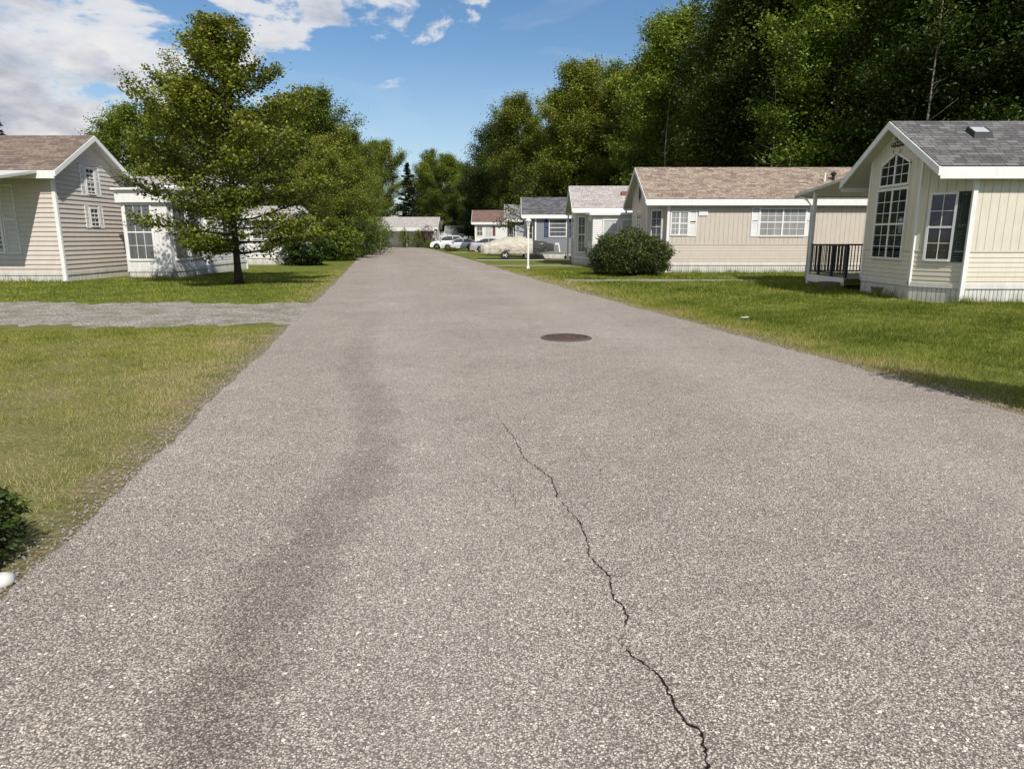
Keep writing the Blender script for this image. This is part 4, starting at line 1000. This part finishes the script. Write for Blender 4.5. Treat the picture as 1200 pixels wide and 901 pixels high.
for row, (seq, off, sc) in enumerate(((seq1, 0, 1.0), (seq2, 6.0, 1.08), (seq3, 12.5, 1.14))):
    for i, (x, y) in enumerate(edge):
        pr_, nm = PR[seq[i]]; sc_ = sc*(1.30 if seq[i] == 'G' else 1); x2 = x+off*.85+rr_.uniform(-1.3, 1.3); y2 = y+off*.55+rr_.uniform(-1.3, 1.3)+(2.8 if row == 1 else 0)
        plant(pr_, x2, y2, sc_*rr_.uniform(.93, 1.06)*[.84, .84, .87, .91, .95, 1, 1, 1, 1, 1, 1, 1, 1][i], f'{nm} in the {["front", "middle", "back"][row]} row {where(x, y)}')
for i, (x, y) in enumerate(edge):
    for j in range(2):
        plant(protoU, x-1.2+j*2.6+rr_.uniform(-1, 1), y-1.8-j*2+rr_.uniform(-.8, .8), rr_.uniform(.7, 1.1), 'low dark understorey tree at the forest edge '+where(x, y))
# end of the road
G2 = 'trees closing off the end of the road'
for (pr_, x, y, sc, lb) in [(protoE, -19.0, 129, .86, 'dark pointed spruce standing left of centre beyond the far ranch house'), (protoB, -14.8, 128, .76, 'green tree with pale trunk rising right behind the far ranch house'), (protoA, -11.3, 126, .72, 'round green tree right of centre beyond the far ranch house'),
        (protoE, -5.6, 124, .82, 'dark spruce beyond the parked cars'), (protoB, -7.5, 121, .58, 'shorter green tree beyond the parked cars'), (protoC, -1.8, 104, .86, 'dark heavy tree beyond the red roofed house on its left'), (protoC, -5.2, 112, .62, 'low dark tree behind the parked white SUV'),
        (protoA, -24, 130, .85, 'round green tree left of the pointed spruce beyond the far house'), (protoC, -30, 134, .95, 'dark heavy tree far behind the left roadside shrubs'), (protoA, -37, 138, .9, 'broad tree farthest left at the road end'),
        (protoC, -17, 140, .75, 'dark tree in the second row behind the pointed spruce'), (protoC, -10, 142, .78, 'dark tree in the second row behind the round green tree'), (protoC, -3, 138, .85, 'dark tree in the second row beyond the parked cars'), (protoC, 4, 120, .9, 'dark tree in the second row beyond the red roofed house')]:
    plant(pr_, x, y, sc, lb, G2)
dead = empty('bare_tree', (0, 0, 0), 'x', 'tree', 0, 'bare pale trunks at the forest edge')
rb = random.Random(12); m = MB(); pts = [(math.sin(i*.7)*.12, math.cos(i*.5)*.1, 13*i/10) for i in range(11)]
m.tube(pts, [.10*(1-.9*i/10) for i in range(11)], 7)
for i in range(16):
    z = 3+9*i/16; a = rb.uniform(0, 6.28); L = rb.uniform(.7, 2.2)*(1-i/24); b0 = Vector((0, 0, z)); d = Vector((math.cos(a), math.sin(a), .35))
    e = b0+d*L*.6; m.tube([b0, e, e+Vector((math.cos(a+.4), math.sin(a+.4), .7))*L*.45], [.03, .018, .006], 5)
m.build('trunk', M['bark_pale'], dead, True)
used['dead'] = 0
for i, (x, y, sc, lb) in enumerate([(12.6, 58.5, .95, 'bare pale trunk standing before the forest above the blue grey house'), (17.0, 47.0, .9, 'bare pale trunk before the forest above the left half of the tan roof'), (22.2, 38.5, 1.1, 'bare pale trunk before the forest above the right half of the tan roof'), (29.8, 36.5, .8, 'bare pale trunk before the forest above the cream house roof')]):
    if i == 0: dead.location = (x, y, 0); dead['label'] = lb; dead.scale = (sc,)*3
    else: dup(dead, (x, y, 0), i*1.9, sc, lb)
# left side trees
G3 = 'trees beside the left hand homes'
for (pr_, x, y, sc, lb) in [(protoF, -24.5, 46, .86, 'olive brown tree rising behind the white porch house'), (protoF, -20.0, 45, .98, 'tree just behind the left half of the roadside maple'), (protoG, -16.4, 60, .84, 'tall olive tree right behind the roadside maple'),
        (protoG, -19.5, 66, .86, 'tall thin topped tree behind the roadside maple'), (protoF, -12.4, 47.5, .66, 'fresh green rounded tree close to the left road edge'), (protoG, -17.5, 76, .78, 'olive green tree midway down the left side'), (protoG, -19.5, 88, .80, 'green tree farther down the left side'),
        (protoF, -14.3, 55, .80, 'yellow green tree on the left, second from the maple'), (protoF, -15.6, 66, .85, 'rounded olive tree on the left, third from the maple'), (protoF, -21.5, 98, 1.0, 'green rounded tree by the left end of the far ranch house'), (protoG, -26, 74, .9, 'tree set far back behind the left homes'),
        (protoC, -27, 90, .7, 'dark tree set far back on the left')]:
    plant(pr_, x, y, sc, lb, G3)
plant(protoE, -37.5, 52, .66, 'dark conifer rising behind the taupe house roof', G3)
# sparse tree before the blue-grey home
sparse = grow(6.9, .10, 1.8, lambda h, az: 2.0*(1.1-.75*h), 26, 6, .16, 7, .30, (15, 60), 'leaf_fresh', 'bark_dark', 'young_tree', 'thin young tree with sparse pale leaves between the grey and blue grey homes', seed=82)
sparse.location = (1.0, 57.4, 0)
# unseen shrub added right of the frame: throws the shadows on the road edge
shrub('shadow_bush', 'unseen upright small leaved bush added outside the frame to shadow the right verge', (5.72, 5.6), .46, .6, 2.5, 9000, .085, 'leaf_shrub', seed=31, lump=.35)

# ------------------------------------------------------------------ grass blades
def snoise(x, y, s):
    return (np.sin(x*1.7*s+y*.9*s+1)+np.sin(x*-1.1*s+y*2.3*s+2.7)+np.sin(x*3.7*s-y*2.9*s+.5)*.7+np.sin(x*5.9*s+y*6.7*s)*.5)/3.2
rects = [(10.15, 24, 16.7, 24.1), (6.1, 18.5, 30.7, 37.8), (-29, -16.0, 24.9, 29.6), (-25, -13.2, 26.8, 33), (1.8, 9.3, 24.9, 26.4)]
def blades(n, u0, u1, v0, v1, hgt, wid, dens=None, dryf=None, seed=0, power=1.0):
    rng = np.random.default_rng(seed)
    v = v0+(v1-v0)*rng.random(n)**power; u = u0+(u1-u0)*rng.random(n)
    X = u*cP-v*sP; Y = u*sP+v*cP
    k = np.ones(n, bool)
    for a, b_, c_, d_ in rects: k &= ~((X > a) & (X < b_) & (Y > c_) & (Y < d_))
    k &= ~((X < -4.0) & (Y > 12.2) & (Y < 17.1)) & ~((u < -1.5) & (Y > 13.1-.2*u*0) & (Y < 16.9) & (u < -1.5))
    er = 5.72+.05*snoise(v, v*0, 3)
    ed = np.minimum(np.abs(u-er), np.abs(u+1.74))
    k &= rng.random(n) < np.clip(.25+ed*2.2+.5*snoise(X, Y, 2.5), 0.05, 1)
    k &= rng.random(n) < np.clip(.62+.55*snoise(X, Y, 1.3)+.3*snoise(X, Y, 4.1), .12, 1)
    if dens is not None: k &= rng.random(n) < dens(u, v)
    X, Y, u, v, ed = X[k], Y[k], u[k], v[k], ed[k]; n = len(X)
    far = np.clip(np.hypot(X, Y)/9, .7, 3.2)
    h = hgt*rng.uniform(.45, 1.25, n)*(1+.45*snoise(X, Y, .9))*np.clip(.45+ed*1.3, .45, 1)
    a = rng.uniform(0, 6.283, n); le = rng.normal(size=(n, 2))*.45*h[:, None]
    w = wid*far*rng.uniform(.6, 1.3, n); V = np.empty((n, 3, 3))
    V[:, 0] = np.stack([X-np.cos(a)*w, Y-np.sin(a)*w, np.zeros(n)], 1); V[:, 1] = np.stack([X+np.cos(a)*w, Y+np.sin(a)*w, np.zeros(n)], 1)
    V[:, 2] = np.stack([X+le[:, 0], Y+le[:, 1], h], 1)
    t = .40+.22*snoise(X, Y, .8)+.14*snoise(X, Y, 3.3)+rng.normal(size=n)*.17+np.clip(.5-ed*.36, 0, .42)+(rng.random(n) < .12)*.35
    if dryf is not None: t = t+dryf(u, v)
    return V.reshape(-1, 3), np.clip(t, 0, 1)
parts = [blades(560000, 5.66, 18, 2.5, 16, .062, .0028, seed=1, power=.9), blades(200000, 5.6, 19, 15, 34, .085, .0036, seed=2),
         blades(260000, -9.5, -1.72, 2.5, 13.2, .038, .0032, dryf=lambda u, v: np.clip(.56-.035*v, 0, .5)+np.clip((-u-3)*.03, 0, .1), seed=3),
         blades(120000, -15, -1.8, 16.7, 34, .055, .0036, seed=4)]
k = NT('grass_blades'); a_ = k.n('ShaderNodeAttribute', attribute_name='tint').outputs['Fac']
gc = k.ramp(a_, [(0, (.055, .088, .012)), (.35, (.125, .175, .018)), (.6, (.25, .28, .034)), (.85, (.38, .34, .10)), (1, (.46, .38, .20))])
p_ = k.pr(gc, .6, 0, .2, final=False); t_ = k.n('ShaderNodeBsdfTranslucent'); k.l(gc, t_.inputs[0]); mx = k.n('ShaderNodeMixShader'); mx.inputs[0].default_value = .35
k.l(p_.outputs[0], mx.inputs[1]); k.l(t_.outputs[0], mx.inputs[2]); k.l(mx.outputs[0], k.out.inputs[0]); M['grass'] = k.m
go = np_mesh('grass', np.concatenate([p[0] for p in parts]), 3, M['grass'], np.concatenate([p[1] for p in parts]))
tag(go, 'short patchy green and straw coloured lawn grass on both sides of the road', 'grass', kind='stuff')
# loose stones crumbled off both road edges
n = 9000; rg_ = np.random.default_rng(77); v_ = 2.2+28*rg_.random(n)**1.6; sd = rg_.random(n) < .5
u_ = np.where(sd, -1.74, 5.72)+np.where(sd, -1, 1)*(np.abs(rg_.normal(size=n))*.13-.07)
X = u_*cP-v_*sP; Y = u_*sP+v_*cP; s_ = rg_.uniform(.003, .011, n); V = np.empty((n, 4, 3, 3))
base = [(1, 0, 0), (-.5, .87, 0), (-.5, -.87, 0)]; ang = rg_.uniform(0, 6.28, n)
def rot_(p): return np.stack([X+s_*(p[0]*np.cos(ang)-p[1]*np.sin(ang)), Y+s_*(p[0]*np.sin(ang)+p[1]*np.cos(ang)), .011+0*X+p[2]*s_], 1)
B_ = [rot_(p) for p in base]; T_ = [rot_(p) for p in ((.3, .45, .9), (-.6, 0, .8), (.35, -.45, .75))]
for q_, tri in enumerate(((B_[0], B_[1], T_[0]), (B_[1], B_[2], T_[1]), (B_[2], B_[0], T_[2]), (T_[0], T_[1], T_[2]))):
    for w_, P_ in enumerate(tri): V[:, q_, w_] = P_
lg = np_mesh('loose_gravel', V.reshape(-1, 3), 3, M['stone_chips'] if 'stone_chips' in M else M['concrete'])
tag(lg, 'loose pale gravel crumbs along both edges of the road', 'gravel', kind='stuff')
# taller tufts by the planters
tv = []; tt = []
for (x, y, n, h, r) in ((10.75, 18.7, 260, .38, .22), (10.2, 18.4, 160, .28, .2), (9.6, 20.6, 160, .25, .25), (10.95, 16.55, 150, .22, .12), (9.2, 21.9, 220, .25, .4), (8.2, 23, 200, .22, .6), (7.4, 22.4, 160, .2, .5)):
    a = RNG.uniform(0, 6.28, n); X = x+RNG.normal(size=n)*r; Y = y+RNG.normal(size=n)*r; hh_ = h*RNG.uniform(.5, 1.2, n); w = .009
    V = np.empty((n, 3, 3)); V[:, 0] = np.stack([X-np.cos(a)*w, Y-np.sin(a)*w, 0*X], 1); V[:, 1] = np.stack([X+np.cos(a)*w, Y+np.sin(a)*w, 0*X], 1); V[:, 2] = np.stack([X+RNG.normal(size=n)*.12*h*2, Y+RNG.normal(size=n)*.12*h*2, hh_], 1)
    tv.append(V.reshape(-1, 3)); tt.append(RNG.uniform(.2, .6, n))
for (x0, x1, y, n, h) in ((10.95, 18, 16.64, 1500, .13), (6.9, 17, 30.72, 1800, .18), (-16.2, -27, 24.85, 1500, .16), (-13.3, -15.1, 27.25, 400, .14)):
    X = RNG.uniform(min(x0, x1), max(x0, x1), n); Y = y+RNG.normal(size=n)*.05; a = RNG.uniform(0, 6.28, n); hh_ = h*RNG.uniform(.3, 1.3, n)*(.6+.7*np.abs(np.sin(X*2.1)+np.sin(X*5.3))/2); w = .008
    V = np.empty((n, 3, 3)); V[:, 0] = np.stack([X-np.cos(a)*w, Y-np.sin(a)*w, 0*X], 1); V[:, 1] = np.stack([X+np.cos(a)*w, Y+np.sin(a)*w, 0*X], 1); V[:, 2] = np.stack([X+RNG.normal(size=n)*.05, Y-np.abs(RNG.normal(size=n))*.04, hh_], 1)
    tv.append(V.reshape(-1, 3)); tt.append(RNG.uniform(.2, .7, n))
to = np_mesh('tall_grass', np.concatenate(tv), 3, M['grass'], np.concatenate(tt)); tag(to, 'taller unmown grass tufts around the planters and deck of the cream house', 'grass', kind='stuff')

# ------------------------------------------------------------------ sky, sun, camera
AZ, EL = math.radians(155), math.radians(45)
w = bpy.data.worlds.new('World'); SC.world = w; w.use_nodes = True; t = w.node_tree; t.nodes.clear()
k = NT.__new__(NT); k.t = t
out = k.n('ShaderNodeOutputWorld'); bg = k.n('ShaderNodeBackground'); k.l(bg.outputs[0], out.inputs[0])
sky = k.n('ShaderNodeTexSky', sky_type='NISHITA'); sky.sun_disc = False; sky.sun_elevation = EL; sky.sun_rotation = AZ
sky.air_density = 1.0; sky.dust_density = .4; sky.ozone_density = 1.6; sky.altitude = 50
SKY = .115; bg.inputs[1].default_value = SKY
tc = k.n('ShaderNodeTexCoord').outputs['Generated']
sx = k.n('ShaderNodeSeparateXYZ'); k.l(tc, sx.inputs[0])
mp = k.mapv(tc, (1, 1, 2.3)); 
n_ = k.noise(mp, 5.2, 10, .60, .3)
bias = k.math('MULTIPLY_ADD', k.math('MINIMUM', sx.outputs[0], .1), -.62, -.180)                         # cloudier towards -x
hi = k.math('MULTIPLY', k.math('SUBTRACT', sx.outputs[2], .16), .30)              # and higher up
cov = k.math('ADD', k.math('ADD', n_, bias), hi)
mask = k.ramp(cov, [(.485, 0.), (.55, .8), (.63, 1.)], 'EASE')
n2_ = k.noise(k.mapv(tc, (1, 1, 2.6), loc=(.03, 0, .05)), 6.5, 6, .6)
shade = k.ramp(k.math('ADD', n2_, k.math('MULTIPLY', k.math('SUBTRACT', cov, .56), -.9)), [(.26, (.46, .50, .60)), (.52, (1.0, .98, .97))])
cl = k.mix(1., shade, (.86/SKY, .86/SKY, .86/SKY), 'MULTIPLY')
hs_ = k.n('ShaderNodeHueSaturation'); hs_.inputs['Saturation'].default_value = 1.2; k.l(sky.outputs[0], hs_.inputs['Color'])
haze = k.ramp(sx.outputs[2], [(.0, .6), (.11, .24), (.24, 0.)])
skyc = k.mix(haze, hs_.outputs[0], (.60/SKY, .68/SKY, .78/SKY))
wisp = k.ramp(k.noise(k.mapv(tc, (1, 1, 6)), 3., 6, .6, .6), [(.52, 0.), (.8, .25)])
skyc = k.mix(wisp, skyc, (.70/SKY, .75/SKY, .82/SKY))
k.l(k.mix(mask, skyc, cl), bg.inputs[0])

sun = bpy.data.lights.new('sun', 'SUN'); sun.energy = 5.3; sun.angle = math.radians(.5); sun.color = (1, .94, .86)
so = bpy.data.objects.new('sun', sun); C.objects.link(so)
dv = Vector((math.sin(AZ)*math.cos(EL), math.cos(AZ)*math.cos(EL), math.sin(EL)))
so.rotation_euler = dv.to_track_quat('Z', 'Y').to_euler(); so.location = dv*30
cam = bpy.data.cameras.new('camera'); cam.lens = 24; cam.sensor_width = 36; cam.clip_end = 3000; cam.clip_start = .05
co = bpy.data.objects.new('camera', cam); C.objects.link(co); co.location = (0, 0, 1.6); co.rotation_euler = (math.radians(90-12.2), 0, 0)
SC.camera = co
SC.view_settings.view_transform = 'Standard'; SC.view_settings.look = 'None'; SC.view_settings.exposure = 0; SC.view_settings.gamma = 1
SC.cycles.max_bounces = 6; SC.cycles.diffuse_bounces = 3; SC.cycles.transparent_max_bounces = 4; SC.cycles.glossy_bounces = 3
